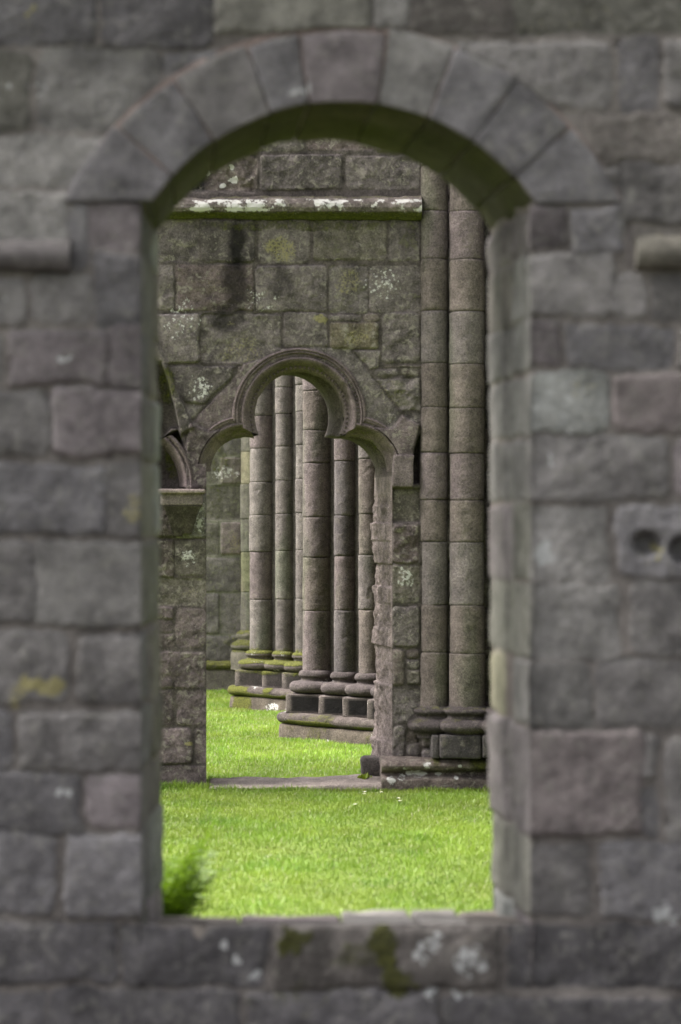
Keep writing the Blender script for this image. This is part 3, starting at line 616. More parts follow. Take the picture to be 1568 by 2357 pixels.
# string course with white lichen
PS = np.array([(-.03, .165), (.05, .150), (.095, .128), (.118, .10), (.122, .072), (.108, .045), (.08, .028), (.05, .018), (.03, .006), (-.03, 0)])
xs_ = lines([(X(200, D2), X(969, D2), .012)]); n = len(xs_)
path = np.stack([xs_, np.full(n, D2), np.full(n, Z(506, D2))], -1)
def smask(P, N, M):
    px = VX + P[..., 0] * F / (D2 - .1); w_ = 1 - sstep(600, 640, px)
    up = sstep(.0, .5, N[..., 2]) * sstep(-.3, .2, -N[..., 1] + .3)
    M[..., 2] = ((.36 + .95 * fbm(P, 9, 4, 35, .65)) * w_ + (1 - w_) * .62 * sstep(-.08, .3, fbm(P, 10, 3, 33))) * sstep(.025, .06, P[..., 2] - Z(506, D2)) * (1 - sstep(.125, .14, P[..., 2] - Z(506, D2)))
    M[..., 1] = .95 * (1 - sstep(.02, .07, P[..., 2] - Z(506, D2))) + .5 * sstep(.13, .15, P[..., 2] - Z(506, D2))
    return M
def stint(P, N, T):
    px = VX + P[..., 0] * F / (D2 - .1)
    j = np.min([np.abs(px - q) for q in (522, 725)], axis=0); return T * (1 - .6 * np.exp(-(j / 2.5) ** 2))[..., None] * (1 + .5 * sstep(840, 930, px))[..., None]
g = Geo(); sweep(g, path, np.tile((0, -1., 0), (n, 1)), np.tile((0, 0, 1.), (n, 1)), np.concatenate([np.stack([np.interp(np.linspace(0, 9, 46), np.arange(10), PS[:, i]) for i in (0, 1)], -1)]), (.125, .11, .10), amp=.017, freq=10, seed=130, maskf=smask, tintf=stint); g.build('string_course', M_MID, midw)
# corbel carrying the two arches
cb = bpy.data.objects.new('corbel', None); C.objects.link(cb); cb.parent = midw; cb.location = Vector((X(420, D2), D2, Z(1180, D2))) - Vector(midw.location)
g = Geo(); rblock(g, (106 * SM, .30, 9 * SM), (.30, .25, .235), lambda p: np.stack([X(367, D2) + p[:, 0], D2 - .225 + p[:, 1], Z(1136, D2) + p[:, 2]], -1), b=.008, res=.02, amp=.005, seed=140); g.build('abacus', M_SHAFT, cb)
g = Geo(); rblock(g, (95 * SM, .27, 28 * SM), (.215, .183, .175), lambda p: np.stack([X(373, D2) + p[:, 0], D2 - .19 + p[:, 1], Z(1163, D2) + p[:, 2]], -1), b=.008, res=.02, amp=.003, seed=141); g.build('neck', M_SHAFT, cb)
def bell(p):
    t = np.clip(1 - p[:, 2] / (66 * SM), 0, 1); c = .42 * t ** .7 + .08 * t; L0 = 90 * SM
    x = (p[:, 0] - L0 / 2) * (1 - c * 1.05); y = (p[:, 1] - .26) * (1 - c * .95)
    return np.stack([X(421, D2) + x, D2 + .06 + y, Z(1229, D2) + p[:, 2] - .02 * (p[:, 0] / L0 < .5) * t], -1)
g = Geo(); rblock(g, (90 * SM, .26, 66 * SM), (.060, .052, .046), bell, b=.01, res=.016, amp=.004, seed=142); g.build('bell', M_SHAFT, cb)  # bell coloured darker to carry the shade beneath the slab
# plinth course under the right side
PP = np.array([(-.05, .226), (.10, .222), (.15, .216), (.19, .195), (.198, .172), (.180, .148), (.135, .132), (.11, .118), (.125, .106), (.175, .094), (.195, .082), (.198, .05), (.19, -.08), (-.05, -.08)])
xs_ = lines([(X(876, D2), X(1500, D2), .014)]); n = len(xs_); pz0 = np.interp(xs_, [xs_[0], X(1000, D2)], [0, .0])
path = np.stack([xs_, np.full(n, D2 + .02), np.full(n, .0)], -1)
def pmask(P, N, M):
    px = VX + P[..., 0] * F / (D2 - .15); z = P[..., 2]; tp = sstep(.16, .21, z)
    M[..., 1] = tp * (.25 + .7 * sstep(-.1, .4, fbm(P, 3, 2, 3)) * sstep(980, 1010, px)) + .75 * np.exp(-((px - 1105) / 26) ** 2) * sstep(.10, .16, z) + .5 * np.exp(-((px - 1005) / 12) ** 2) * (z > .12)
    wsp = 0
    for (a, b, s1, s2, am) in ((985, 1762, 16, 12, .9), (960, 1782, 34, 10, .85), (900, 1795, 16, 10, .8), (935, 1768, 10, 6, .8), (1010, 1783, 10, 5, 1.1), (1058, 1763, 5, 5, 1.2), (1050, 1790, 7, 5, 1.), (925, 1790, 12, 10, .7)):
        wsp = np.maximum(wsp, am * (1 - sstep(.5, 1.1, np.hypot((px - a) / s1, (z - (EYE + (HY - b) * (D2 - .16) / F)) / (s2 * SM)))))
    M[..., 2] = wsp * (.62 + .55 * fbm(P, 14, 3, 41)); return M
def ptint(P, N, T):
    px = VX + P[..., 0] * F / (D2 - .15); j = np.min([np.abs(px - q) for q in (1058, 1190)], axis=0); jag = 2 * fbm(P, 10, 2, 3)
    T = T * (1 - .5 * np.exp(-((j + jag) / 3) ** 2))[..., None]; return T * (1 - .5 * sstep(1062, 1066, px) * (np.abs(P[..., 2] - .12) < .04))[..., None]
kf = np.linspace(0, len(PP) - 1, 50); PPf = np.stack([np.interp(kf, np.arange(len(PP)), PP[:, i]) for i in (0, 1)], -1)
g = Geo(); sweep(g, path, np.tile((0, -1., 0), (n, 1)), np.tile((0, 0, 1.), (n, 1)), PPf, (.155, .13, .115), amp=.012, freq=8, seed=150, maskf=pmask, tintf=ptint); g.build('plinth', M_MID, midw)

# ------------------------------------------------------------------ shafts and bases
def shaft(g, x, y, r, z0, z1, joints, seed, key='p', mossb=0., res=.012, seg=56, tints=None, jd=.006):
    R = np.random.default_rng(seed); zs = np.arange(z0, z1 + res, res)
    js = np.sort(np.array([j for j in joints if z0 < j < z1])); zs = np.unique(np.round(np.concatenate([zs] + [js + q for q in (-.008, -.004, 0, .004, .008)]), 4))
    th = np.linspace(0, 2 * pi, seg + 1); TH_, ZZ = np.meshgrid(th, zs)
    cp = np.stack([np.cos(TH_) * r, np.sin(TH_) * r, ZZ], -1) + seed * 3.3
    jz = ZZ + .004 * fbm(cp, 9, 2, seed + 1)
    dmin = np.min(np.abs(jz[..., None] - js), -1) if len(js) else np.full(ZZ.shape, 9.)
    k = np.searchsorted(js, zs); dr = R.normal(0, .0018, len(js) + 1)[k]; dx = R.normal(0, .0015, len(js) + 1)[k]
    chip = sstep(.1, .6, fbm(cp, 14, 2, seed + 4))
    h = .0045 * fbm(cp, 12, 4, seed, .65) - .0035 * sstep(.38, .62, fbm(cp, 17, 2, seed + 44)) + dr[:, None] - jd * np.exp(-(dmin / .0055) ** 2) - .010 * chip * np.exp(-dmin / .010)
    rr = r + h; P = np.stack([x + dx[:, None] + rr * np.cos(TH_), y + rr * np.sin(TH_), ZZ], -1)
    cols = np.array([tcol(key if tints is None else tints[i % len(tints)], R, .07) for i in range(len(js) + 1)])[k][:, None].repeat(seg + 1, 1)
    cols = cols * (1 + .15 * fbm(cp, 4, 3, seed + 8)[..., None]) * (1 - .55 * np.exp(-(dmin / .004) ** 2))[..., None]
    stk = fbm(cp * np.array([1, 1, .10]), 13, 3, seed + 51, .6); cols = cols * (1 + .30 * stk)[..., None] * (1 - .12 * sstep(.05, .4, fbm(cp * np.array([1, 1, .3]), 5, 3, seed + 53))[..., None] * np.array([1.3, .5, 1.6]))
    M = np.zeros(TH_.shape + (4,)); M[..., 1] = mossb * np.exp(-(ZZ - z0) / .06) + .35 * np.exp(-(dmin / .008) ** 2) * (fbm(cp, 6, 2, 3) > .1)
    M[..., 2] = .0
    g.add(P, gridf(len(zs), seg + 1), cols.reshape(-1, 3), M.reshape(-1, 4))
def ring(g, x, y, prof, tint, seed, seg=56, maskf=None, sq=0., rot=0.):
    prof = np.asarray(prof, float); k = np.linspace(0, len(prof) - 1, (len(prof) - 1) * 4 + 1)
    # smooth profile
    pf = np.stack([np.interp(k, np.arange(len(prof)), prof[:, i]) for i in (0, 1)], -1)
    for _ in range(2): pf[1:-1] = (pf[:-2] + 2 * pf[1:-1] + pf[2:]) / 4
    th = np.linspace(0, 2 * pi, seg + 1); c = np.stack([np.cos(th), np.sin(th)], -1)
    sup = (np.abs(np.cos(th - rot)) ** 5 + np.abs(np.sin(th - rot)) ** 5) ** (-1 / 5.)
    rad = pf[None, :, 0] * (1 + sq * (sup[:, None] - 1))
    P = np.stack([x + rad * c[:, :1], y + rad * c[:, 1:], np.broadcast_to(pf[None, :, 1], rad.shape)], -1)
    nr = np.gradient(pf, axis=0); nn = np.stack([nr[:, 1], -nr[:, 0]], -1); nn /= np.linalg.norm(nn, axis=1, keepdims=True) + 1e-9
    N = np.stack([nn[None, :, 0] * c[:, :1], nn[None, :, 0] * c[:, 1:], np.broadcast_to(nn[None, :, 1], rad.shape)], -1)
    if nn[:, 0].mean() < 0: N = -N
    P = P + N * (.006 * fbm(P + seed, 10, 4, seed, .6))[..., None]
    M = np.zeros(P.shape[:2] + (4,)); T = np.asarray(tint) * (1 + .25 * fbm(P + seed, 6, 3, seed)[..., None])
    if maskf is not None: M = maskf(P, N, M)
    f = gridf(seg + 1, len(pf))
    if pf[-1, 1] > pf[0, 1]: f = f[:, ::-1] if False else f
    g.add(P, f, T.reshape(-1, 3), M.reshape(-1, 4))

# ================================================================== RESPOND beside the doorway
resp = thing('clustered_column', (X(1060, D2), D2 - .05, .2), 'tall column of two joined round shafts against the wall, right of the trefoil doorway', 'column')
jy = [120, 250, 385, 487, 598, 717, 837, 938, 1042, 1150, 1246, 1391, 1501]
for (px, rp, dd, off, sd) in ((1000.5, 32.5, D2 + .02, 0, 1), (1075.5, 40.5, D2 - .06, 2, 2), (1178, 46, D2 - .16, 1, 3)):
    g = Geo(); r_ = rp * dd / F
    shaft(g, X(px, dd), dd, r_, Z(1634, dd), 6.2, [Z(q + off, dd) for q in jy], 200 + sd, 'b', res=.012, mossb=.3, tints=['b', 'b', 'g', 'b', 'p']); g.build('shaft', M_SHAFT, resp)
    zb_ = Z(1627, dd); k = dd / F
    prof = [(r_ + .000, zb_ + .01), (r_ + .02, zb_), (r_ + .045, zb_ - .012), (r_ + .05, zb_ - .028), (r_ + .038, zb_ - .045), (r_ + .02, zb_ - .055), (r_ + .022, zb_ - .07), (r_ + .06, zb_ - .085), (r_ + .088, zb_ - .105), (r_ + .095, zb_ - .13), (r_ + .082, zb_ - .155), (r_ + .05, zb_ - .17), (r_ + .03, zb_ - .19), (r_ + .03, zb_ - .21)]
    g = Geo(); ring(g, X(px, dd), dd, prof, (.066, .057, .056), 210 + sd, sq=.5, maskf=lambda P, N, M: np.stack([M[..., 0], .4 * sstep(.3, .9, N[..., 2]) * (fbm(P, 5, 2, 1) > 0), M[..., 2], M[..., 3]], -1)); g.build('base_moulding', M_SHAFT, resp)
g = Geo()
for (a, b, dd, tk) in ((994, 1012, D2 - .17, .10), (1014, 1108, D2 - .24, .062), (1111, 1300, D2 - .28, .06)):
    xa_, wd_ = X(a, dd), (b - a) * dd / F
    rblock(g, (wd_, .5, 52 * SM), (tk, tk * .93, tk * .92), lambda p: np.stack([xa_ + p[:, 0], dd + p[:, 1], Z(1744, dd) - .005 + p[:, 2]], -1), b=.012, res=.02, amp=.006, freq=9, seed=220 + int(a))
g.build('plinth_block', M_SHAFT, resp)
g = Geo(); rblock(g, (X(1330, D2) - X(972, D2), .3, 6.2 - .4), (.12, .112, .10), lambda p: np.stack([X(975, D2) + p[:, 0], D2 + .008 + p[:, 1], .4 + p[:, 2]], -1), b=.02, res=.06, amp=.004, seed=230, mask=(0, .3, 0, 0)); g.build('core', M_SHAFT, resp)

# ================================================================== PIERS in the nave
def pier(cx, cy, z0, joints, seed, label, moss, keys, dark):
    t = thing('clustered_pier', (cx, cy, z0), label, 'pier', 'clustered piers behind the trefoil doorway')
    a = .67; pos = []
    for s in range(4):
        v0 = np.array([(-a, 0), (0, -a), (a, 0), (0, a)][s]); v1 = np.array([(-a, 0), (0, -a), (a, 0), (0, a)][(s + 1) % 4])
        for k, rr in ((0, .132), (.345, .098), (.655, .105)): pos.append((v0 + (v1 - v0) * k, rr))
    zs = z0 + .575
    def mm(P, N, M):
        low_ = 1 - sstep(z0 + .23, z0 + .26, P[..., 2]); mo = moss if moss > .6 else moss * (.28 + 1.1 * low_)
        M[..., 1] = mo * 1.15 * sstep(.05, .6, N[..., 2]) * (.55 + 1.1 * sstep(-.3, .4, fbm(P, 3.2, 3, seed + 3))) + mo * (.34 + .5 * low_) * sstep(-.15, .35, fbm(P, 4, 3, seed + 9))
        M[..., 2] = .48 * sstep(.2, .6, fbm(P, 9, 2, seed + 12)) * (1 - .3 * M[..., 1]); return M
    for i, (p, rr) in enumerate(pos):
        if i in (7, 8): pass
        g = Geo(); shaft(g, cx + p[0], cy + p[1], rr, zs - .01, 5.6, [j + .012 * ((i * 7) % 3 - 1) for j in joints], seed + i, tints=keys[i % 3], mossb=moss * .8, res=.011); g.build('shaft', M_SHAFT, t)
        prof = [(rr - .005, zs + .012), (rr + .018, zs + .004), (rr + .030, zs - .018), (rr + .030, zs - .040), (rr + .010, zs - .056), (rr + .008, zs - .076), (rr + .045, zs - .086), (rr + .084, zs - .090), (rr + .104, zs - .108), (rr + .110, zs - .134), (rr + .102, zs - .160), (rr + .075, zs - .178), (rr + .02, zs - .186)]
        bt = np.array((.125, .108, .102)) if moss > .5 else np.array((.098, .084, .083))
        g = Geo(); ring(g, cx + p[0], cy + p[1], prof, bt, seed + 20 + i, maskf=mm, sq=.35, rot=radians(-22), seg=52); g.build('base_moulding', M_SHAFT, t)
        s_ = rr * 2 + .165; rot = radians(-24)
        def bm(q, p=p, s_=s_):
            x, y = q[:, 0] - s_ / 2, q[:, 1] - s_ / 2
            return np.stack([cx + p[0] + x * cos(rot) - y * sin(rot), cy + p[1] + x * sin(rot) + y * cos(rot), zs - .36 + q[:, 2]], -1)
        def bmask(q, n, W, m):
            m[:, 1] = moss * (.55 * sstep(.1, .5, fbm(W, 5, 3, seed)) + .5 * sstep(.10, .17, q[:, 2])); m[:, 2] = .35 * sstep(.2, .6, fbm(W, 12, 2, seed + 2)) * (n[:, 0] < -.3); m[:, 0] = dark * sstep(.03, .07, q[:, 0]) * (n[:, 1] < -.6); return m
        def btint(q, n, W, tt):      # black crust in the middle of each front face, clean worn edges
            ins = sstep(.03, .07, q[:, 0]) * sstep(.012, .03, s_ - q[:, 0]) * sstep(.008, .022, q[:, 2]) * sstep(.0, .02, .17 - q[:, 2]) * (n[:, 1] < -.6)
            return tt * (1 - dark * ins)[:, None]
        g = Geo(); rblock(g, (s_, s_, .172), (.165, .145, .135), bm, b=.014, res=.016, amp=.004, freq=12, seed=seed + 40 + i, maskf=bmask, tintf=btint); g.build('plinth_block', M_SHAFT, t)
    # joined lower moulding and sub-plinth follow the lozenge plan
    def loz(e, cr, n=22):
        aa = a + e; pts = []
        c0 = [(-aa, 0), (0, -aa), (aa, 0), (0, aa)]
        for i in range(4):
            p0, p1, p2 = np.array(c0[i - 1]), np.array(c0[i]), np.array(c0[(i + 1) % 4])
            u1 = (p0 - p1) / np.linalg.norm(p0 - p1); u2 = (p2 - p1) / np.linalg.norm(p2 - p1)
            q0, q2 = p1 + u1 * cr, p1 + u2 * cr
            for k in np.linspace(0, 1, 12): pts.append((1 - k) ** 2 * q0 + 2 * k * (1 - k) * p1 + k * k * q2)
            e2 = p2 + (p1 - p2) / np.linalg.norm(p1 - p2) * cr
            for k in np.linspace(0, 1, n)[1:-1]: pts.append(q2 + (e2 - q2) * k)
        pts.append(pts[0]); return np.array(pts)
    def lozsweep(name, prof, tint, sd, e=.41, cr=.18):
        L_ = loz(e, cr); tg = np.gradient(L_, axis=0); tg[0] = tg[-1] = L_[1] - L_[-2]; tg /= np.linalg.norm(tg, axis=1, keepdims=True)
        A = np.stack([-tg[:, 1] * -1, tg[:, 0] * -1, np.zeros(len(L_))], -1)
        if np.sum(A[:, :2] * L_) < 0: A = -A
        path = np.stack([cx + L_[:, 0], cy + L_[:, 1], np.full(len(L_), z0)], -1)
        kf = np.linspace(0, len(prof) - 1, (len(prof) - 1) * 4 + 1); prof = np.array(prof, float); pf = np.stack([np.interp(kf, np.arange(len(prof)), prof[:, i]) for i in (0, 1)], -1)
        for _ in range(2): pf[1:-1] = (pf[:-2] + 2 * pf[1:-1] + pf[2:]) / 4
        def tf(P, N, T):
            s = np.linspace(0, 1, len(L_)); j = np.min([np.abs(s - q) for q in (.06, .155, .36, .61, .86)], axis=0); return T * (1 - .55 * np.exp(-(j / .0035) ** 2))[:, None, None]
        g = Geo(); sweep(g, path, A, np.tile((0, 0, 1.), (len(L_), 1)), pf, tint, amp=.010, freq=9, seed=sd, maskf=mm, tintf=tf, caps=False); g.build(name, M_SHAFT, t)
    lozsweep('plinth_moulding', [(-.55, .222), (-.13, .220), (-.08, .226), (-.03, .224), (.004, .205), (.014, .178), (.006, .150), (-.02, .132), (-.06, .122), (-.09, .118)], (.105, .090, .082), seed + 70)
    lozsweep('sub_plinth', [(-.10, .124), (-.02, .122), (-.012, .10), (-.008, .05), (-.005, -.06), (-.005, -.15)], (.130, .112, .090), seed + 71)
    g = Geo(); rblock(g, (.92, .92, 5.3), (.11, .10, .095), lambda p: np.stack([cx + ((p[:, 0] - .46) - (p[:, 1] - .46)) * .7071, cy + ((p[:, 0] - .46) + (p[:, 1] - .46)) * .7071, z0 + .2 + p[:, 2]], -1), b=.02, res=.1, amp=.003, seed=seed + 80); g.build('core', M_SHAFT, t)
    return t
d3 = 20.6; j3 = [Z(q, d3) for q in (600, 700, 800, 897, 988, 1063, 1187, 1279, 1402)]
pier(X(732, d3) + .67, d3, 0.0, j3, 300, 'nearer dark clustered pier with black plinth blocks, right of the mossy pier', .42, [['p', 'b', 'p', 'p'], ['s', 'p', 'd'], ['b', 'g', 'b']], .96)
d4 = 24.5; j4 = [Z(q, d4) for q in (650, 740, 820, 895, 955, 1030, 1107, 1183, 1267, 1377)]
pier(X(604, d4) + .67, d4, -.04, j4, 400, 'farther pale clustered pier with moss-covered base, left of the darker pier', 1.25, [['w', 'p', 'w', 'w'], ['g', 'w', 'g'], ['w', 'g']], .72)

# ================================================================== FAR WALL
D5 = 27.0; S5 = D5 / F
farw = thing('stone_wall', (X(500, D5), D5, 0), 'distant greenish ashlar wall with a mossy plinth, behind the piers', 'wall')
def f_(px, py): return ((px - VX) * S5, EYE + (HY - py) * S5)
FS = [(440,900,512,1047,'o'),(515,900,556,1047,'g'),(470,1053,503,1114,'o'),(507,1053,556,1113,'b'),(440,1117,556,1197,'o'),(440,1202,506,1278,'o'),(509,1202,556,1278,'r'),(440,1282,556,1362,'g'),(440,1367,506,1459,'g'),(509,1367,556,1459,'g'),(440,1463,556,1530,'g')]
r3 = np.random.default_rng(9)
for q in [(-1500, 436, -200, 1560), (560, 1900, -200, 1560), (440, 556, -200, 895)]: fill(FS, q[0], q[1], q[2], q[3], r3, rows=(70, 85), lens=(70, 150))
us = lines([(X(-1500, D5), X(380, D5), .07), (X(380, D5), X(640, D5), .009), (X(640, D5), X(1900, D5), .07)]); vs = lines([(-.15, Z(820, D5), .01), (Z(820, D5), Z(-200, D5), .07)])
g = Geo(); masonry(g, [(us[0], D5, vs[0]), (us[-1], D5, vs[0]), (us[-1], D5, vs[-1]), (us[0], D5, vs[-1])], us, vs, [px2m(s, f_) for s in FS], seed=51, joint=.008, warp=.008, rough=.007, mortar=(.17, .165, .13),
                  spots=[(f_(520, 1090)[0], f_(520, 1090)[1], .2, .12, 2, .4), (f_(495, 1150)[0], f_(495, 1150)[1], .15, .3, 1, .4), (f_(540, 1250)[0], f_(540, 1250)[1], .1, .2, 3, .5), (f_(540, 1470)[0], f_(540, 1470)[1], .2, .3, 1, .4), (f_(500, 1060)[0], f_(500, 1060)[1], .2, .2, 1, .45)])
g.add([(us[0], D5 + .8, vs[0]), (us[-1], D5 + .8, vs[0]), (us[-1], D5 + .8, vs[-1]), (us[0], D5 + .8, vs[-1])], [[0, 3, 2, 1]], (.14, .135, .12)); quad(g, [(us[0], D5, vs[-1] - .003), (us[-1], D5, vs[-1] - .003), (us[-1], D5 + .8, vs[-1] - .003), (us[0], D5 + .8, vs[-1] - .003)])
g.build('masonry', M_FAR, farw)
PF = np.array([(-.05, .30), (.05, .285), (.095, .27), (.115, .245), (.11, .215), (.085, .195), (.07, .185), (.085, .17), (.09, .0), (.09, -.15), (-.05, -.15)])
xs_ = lines([(X(300, D5), X(900, D5), .02)]); n = len(xs_); kf = np.linspace(0, len(PF) - 1, 40); PFf = np.stack([np.interp(kf, np.arange(len(PF)), PF[:, i]) for i in (0, 1)], -1)
g = Geo(); sweep(g, np.stack([xs_, np.full(n, D5), np.zeros(n)], -1), np.tile((0, -1., 0), (n, 1)), np.tile((0, 0, 1.), (n, 1)), PFf, (.15, .13, .115), amp=.008, seed=160,
                 maskf=lambda P, N, M: np.stack([M[..., 0], .85 * sstep(.17, .22, P[..., 2]) * (.6 + .5 * fbm(P, 3, 2, 4)) + .25, M[..., 2], M[..., 3]], -1)); g.build('plinth', M_FAR, farw)
g = Geo(); shaft(g, X(580, D5), D5 - .05, 25 * S5, .62, 5.5, [Z(q, D5) for q in (700, 790, 870, 955, 1040, 1115, 1195, 1270, 1362)], 260, 'o', res=.016, mossb=.6, tints=['o', 'y', 'o']); g.build('shaft', M_FAR, farw)
rr = 25 * S5; g = Geo(); ring(g, X(580, D5), D5 - .05, [(rr, .64), (rr + .04, .62), (rr + .06, .59), (rr + .05, .56), (rr + .03, .54), (rr + .05, .52), (rr + .10, .49), (rr + .12, .46), (rr + .10, .43), (rr + .06, .42), (rr + .115, .405), (rr + .12, .2)], (.15, .135, .11), 270, maskf=lambda P, N, M: np.stack([M[..., 0], .5 * sstep(.1, .7, N[..., 2]) + .2, M[..., 2], M[..., 3]], -1)); g.build('base_moulding', M_FAR, farw)

# ================================================================== small things
g = Geo()
def thr(p):
    x = X(480, D2) + p[:, 0]; y = D2 - .12 + p[:, 1]; ir = .05 * fbm(np.stack([p[:, 0], np.zeros(len(p)), np.zeros(len(p))], -1), 4, 3, 2)
    yy_ = y + ir * (1 - p[:, 1] / .4); return np.stack([x, yy_, -.10 + p[:, 2] * (1 + .12 * fbm(np.stack([x, y, 0 * x], -1), 3, 2, 5)) + .02 * (x - .1)], -1)
rblock(g, (X(884, D2) - X(480, D2), .55, .135), (.33, .29, .26), thr, b=.02, res=.02, amp=.012, freq=7, seed=170); tag(g.build('doorstep', M_SHAFT), 'worn flat threshold stone lying in the doorway of the trefoil arch', 'doorstep')
g = Geo(); dd = D2 + .40
rblock(g, (.16, .22, .145), (.10, .09, .085), lambda p: np.stack([X(831, dd) + p[:, 0] * (1 + .15 * (p[:, 2] < .05)), dd - .1 + p[:, 1], Z(1788, dd) + p[:, 2]], -1), b=.025, res=.016, amp=.014, freq=9, seed=171); tag(g.build('loose_stone', M_SHAFT), 'small dark squared stone at the foot of the broken doorway jamb', 'stone')

def blade(o, dirv, L, wd, bend, n=3):
    pass
def frond(base, az, L, lean, droop, seed, parent, tint):
    """a fern frond: a curved stem with two rows of tapering leaflets"""
    R = np.random.default_rng(seed); g = Geo(); n = 26; s = np.linspace(0, 1, n)
    out = L * (lean * s + droop * .35 * s ** 2); up = L * (np.sqrt(max(1 - lean ** 2, .05)) * s - droop * .45 * s ** 2.4)
    dx, dy = cos(az), sin(az); P = np.stack([base[0] + dx * out, base[1] + dy * out, base[2] + up], -1)
    t = np.gradient(P, axis=0); t /= np.linalg.norm(t, axis=1, keepdims=True); side = np.array([-dy, dx, 0.])
    for k in range(n - 1):
        w0, w1 = .004 * (1 - s[k]) + .001, .004 * (1 - s[k + 1]) + .001
        g.add([P[k] - side * w0, P[k] + side * w0, P[k + 1] + side * w1, P[k + 1] - side * w1], [[0, 1, 2, 3]], np.array(tint) * .8)
    for k in range(3, n):
        ln = L * .17 * sin(pi * min(max((s[k] - .06) / 1.0, 0), 1) ** .8) ** .8 + .006
        for sg in (-1, 1):
            d = side * sg * .92 + t[k] * R.uniform(.2, .6) + np.array([0, 0, R.uniform(-.5, .1)]); d /= np.linalg.norm(d); wv = t[k] * .014 * (1.1 - .5 * s[k])
            for q in range(5):                     # each leaflet is itself cut into lobes
                a, b = q / 5, (q + 1) / 5; wa = (1 - a) ** .7; tc_ = np.array(tint) * R.uniform(.7, 1.3)
                c0 = P[k] + d * ln * a; c1 = P[k] + d * ln * b
                g.add([c0, c0 + wv * wa + d * ln * .05, c1 + d * ln * .02, c0 - wv * wa + d * ln * .05], [[0, 1, 2, 3]], tc_)
    return g.build('frond', M_FERN, parent, smooth=False)
fd = 9.35
fern = thing('fern', (X(330, fd), fd, 0), 'bright green fern growing behind the left side of the window', 'fern')
RF = np.random.default_rng(12)
for i in range(38):
    tall = i < 12
    az = RF.uniform(-1.3, 1.3) if i < 30 else RF.uniform(.9, 5.2)
    frond((X(338, fd) + RF.normal(0, .035), fd + RF.normal(0, .06), 0), az, RF.uniform(.68, .88) if tall else RF.uniform(.48, .70), RF.uniform(.08, .30) if tall else RF.uniform(.05, .35), RF.uniform(.30, .55), 500 + i, fern, np.array((.080, .140, .006)) * (RF.uniform(.7, 1.5) if tall else RF.uniform(.25, .95)))
# weed by the loose stone
wd_ = thing('weed', (X(838, D2 + .2), D2 + .2, 0), 'tiny yellow-green weed beside the small dark stone', 'weed')
g = Geo()
for i in range(36):
    a = RF.uniform(0, 2 * pi); e = RF.uniform(.1, .9); L_ = RF.uniform(.03, .08); o = np.array([X(838, D2 + .2) + RF.normal(0, .025), D2 + .2 + RF.normal(0, .03), .02 + RF.random() * .03])
    d = np.array([cos(a) * e, sin(a) * e, 1 - .6 * e]); s_ = np.array([-sin(a), cos(a), 0]) * .012; g.add([o, o + d * L_ * .5 + s_, o + d * L_, o + d * L_ * .5 - s_], [[0, 1, 2, 3]], np.array((.2, .27, .02)) * RF.uniform(.7, 1.2))
g.build('leaf', M_FERN, wd_, smooth=False)
# daisies
M_PET = leaf_mat('daisy petals', .6, .2)
for i, (px, py) in enumerate([(840, 1824), (838, 1829), (878, 1825), (918, 1839), (921, 1845), (818, 1853)]):
    y = F * (EYE - .045) / (py - HY); x = X(px, y); zt = .05
    g = Geo(); th = np.linspace(0, 2 * pi, 13)[:-1]; R = np.random.default_rng(i + 900)
    for k in th:
        c, s = cos(k), sin(k); p = np.array([x, y, zt]); d = np.array([c, s, .15]); q = np.array([-s, c, 0]) * .0032
        g.add([p + d * .004 - q * .5, p + d * .011 - q, p + d * .013, p + d * .011 + q, p + d * .004 + q * .5], [[0, 1, 2, 3, 4]], (.8, .8, .78))
    g.add([np.array([x, y, zt + .004]) + .006 * np.array([cos(k), sin(k), 0]) for k in th], [list(range(12))], (.6, .45, .03))
    g.add([(x - .001, y, 0), (x + .001, y, 0), (x + .001, y, zt), (x - .001, y, zt)], [[0, 1, 2, 3]], (.08, .14, .02))
    tag(g.build('daisy', M_PET, smooth=False), 'tiny white daisy in the grass in front of the doorway', 'daisy', 'daisies in the lawn')

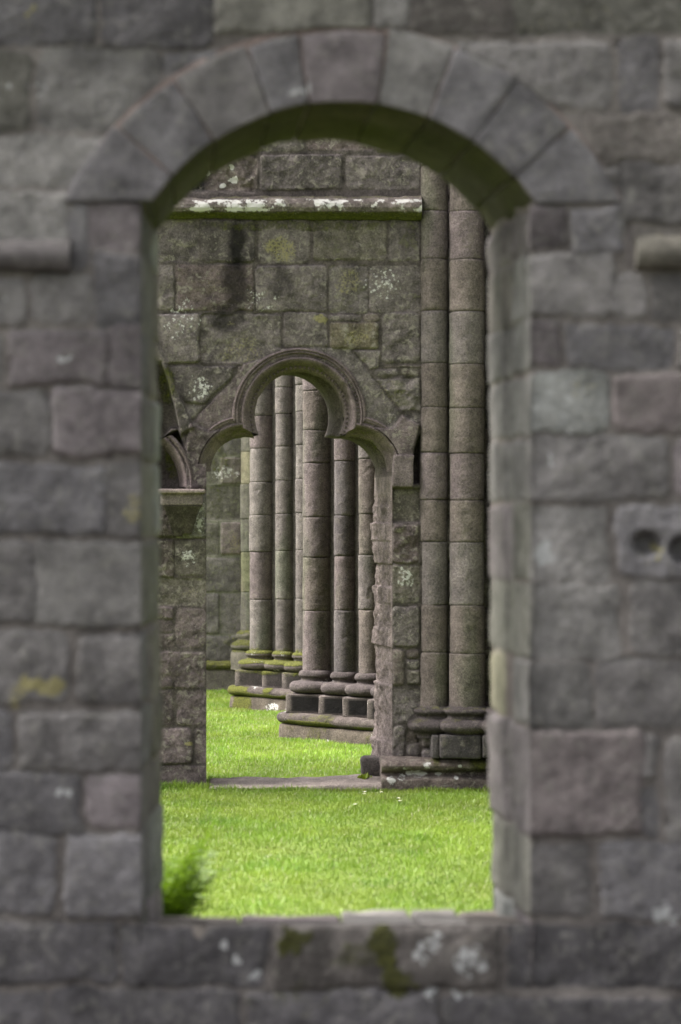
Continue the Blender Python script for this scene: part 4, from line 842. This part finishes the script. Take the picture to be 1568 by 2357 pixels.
# ------------------------------------------------------------------ grass
def grass():
    R = np.random.default_rng(1); xs_, ys_, k_ = [], [], []
    def region(y0, y1, pl_, pr_, dens):
        n = 0
        A = (y1 - y0) * ((pr_ - pl_) * (y0 + y1) / 2 / F); N = int(A * dens)
        y = np.sqrt(R.uniform(y0 ** 2, y1 ** 2, N)); x = (R.uniform(pl_, pr_, N) - VX) * y / F; xs_.append(x); ys_.append(y)
    region(9.0, 11.2, 250, 1250, 1500); region(11.2, 14, 320, 1210, 6200); region(14, 17.4, 320, 1210, 9000); region(17.4, 22, 380, 960, 9500); region(22, 27, 400, 860, 7000)
    def foot(x0, x1, yc, sd, N):
        xs_.append(R.uniform(x0, x1, N)); ys_.append(yc - np.abs(R.normal(0, sd, N)))
    foot(X(330, D2), xl2 + .02, D2 - .03, .04, 900); foot(X(488, D2), X(885, D2), D2 - .14, .03, 1100); foot(X(876, D2), X(1150, D2), D2 - .185, .04, 1200)
    nfoot = 3200
    x, y = np.concatenate(xs_), np.concatenate(ys_)
    dx3, dy3 = np.abs(x - (X(732, d3) + .67)), np.abs(y - d3); dx4, dy4 = np.abs(x - (X(604, d4) + .67)), np.abs(y - d4)
    inw = (y > D2 - .02) & (y < D2B + .0)
    keep = (dx3 + dy3 > 1.02) & (dx4 + dy4 > 1.02) & ~(inw & ((x < xl2) | (x > xr2 - .1))) & ~((y > D2 - .10) & (y < D2 + .40) & (x > X(492, D2))) & ~((y > D2 - .165) & (y < D2 + .1) & (x > X(880, D2)))
    ft = np.zeros(len(x), bool); ft[-nfoot:] = True; x, y, ft = x[keep], y[keep], ft[keep]; n = len(x); z = gz(x, y) - .004
    pz = np.stack([x, y, 0 * x], -1)
    cl = fbm(pz, 1.7, 3, 5); c2 = fbm(pz, 6.5, 2, 8)
    L = R.uniform(.018, .042, n) * (1 + .55 * cl + .3 * c2) * np.where(ft, 1.7, 1.) * np.where(y > 17, 1.15, 1.); wd = R.uniform(.0015, .0030, n) * np.where(y > 17, 1.25, 1.)
    a = R.uniform(0, 2 * pi, n); ln = R.uniform(.05, .75, n); d = np.stack([np.cos(a) * ln, np.sin(a) * ln, np.ones(n)], -1); d /= np.linalg.norm(d, axis=1, keepdims=True)
    b = a + R.uniform(-.9, .9, n) + pi / 2; s = np.stack([np.cos(b), np.sin(b), np.zeros(n)], -1) * wd[:, None]
    o = np.stack([x, y, z], -1); mid = o + d * (L * .55)[:, None]; d2_ = d + np.stack([np.cos(a) * ln, np.sin(a) * ln, -.5 * ln], -1) * .9; tip = mid + d2_ * (L * .5)[:, None]
    V = np.stack([o - s, o + s, mid + s * .75, mid - s * .75, tip], 1).reshape(-1, 3)
    i = np.arange(n)[:, None] * 5
    col = np.array((.138, .232, .025)) * (1 + .35 * cl + .22 * c2 + R.normal(0, .10, n))[:, None].clip(.35, 2.0)
    warm = (R.random(n) * .5 + .5 * sstep(-.3, .5, fbm(pz, 2.6, 2, 15)))[:, None]; col = col * (1 - .5 * warm) + np.array((.265, .305, .048)) * .5 * warm
    col = col * np.where(y > 17, 1.28, 1.)[:, None]; col = col * (1 + .20 * fbm(pz, .9, 3, 61) + .18 * fbm(pz, 3.5, 2, 63))[:, None] * np.where(fbm(pz, 5.5, 2, 65) > .42, np.array([[.78, .88, .8]]).T, 1.).T.reshape(-1, 3); straw = R.random(n) < np.where(y > 17, .12, .04); col[straw] = np.array((.36, .36, .20)) * R.uniform(.7, 1.2, (straw.sum(), 1))
    g = Geo(); g.add(V, i + np.array([0, 1, 2, 3]), np.repeat(col, 5, 0)); g.f.append(i + np.array([3, 2, 4]))
    o_ = g.build('grass', M_GRASS, smooth=True); o_['kind'] = 'stuff'
grass()
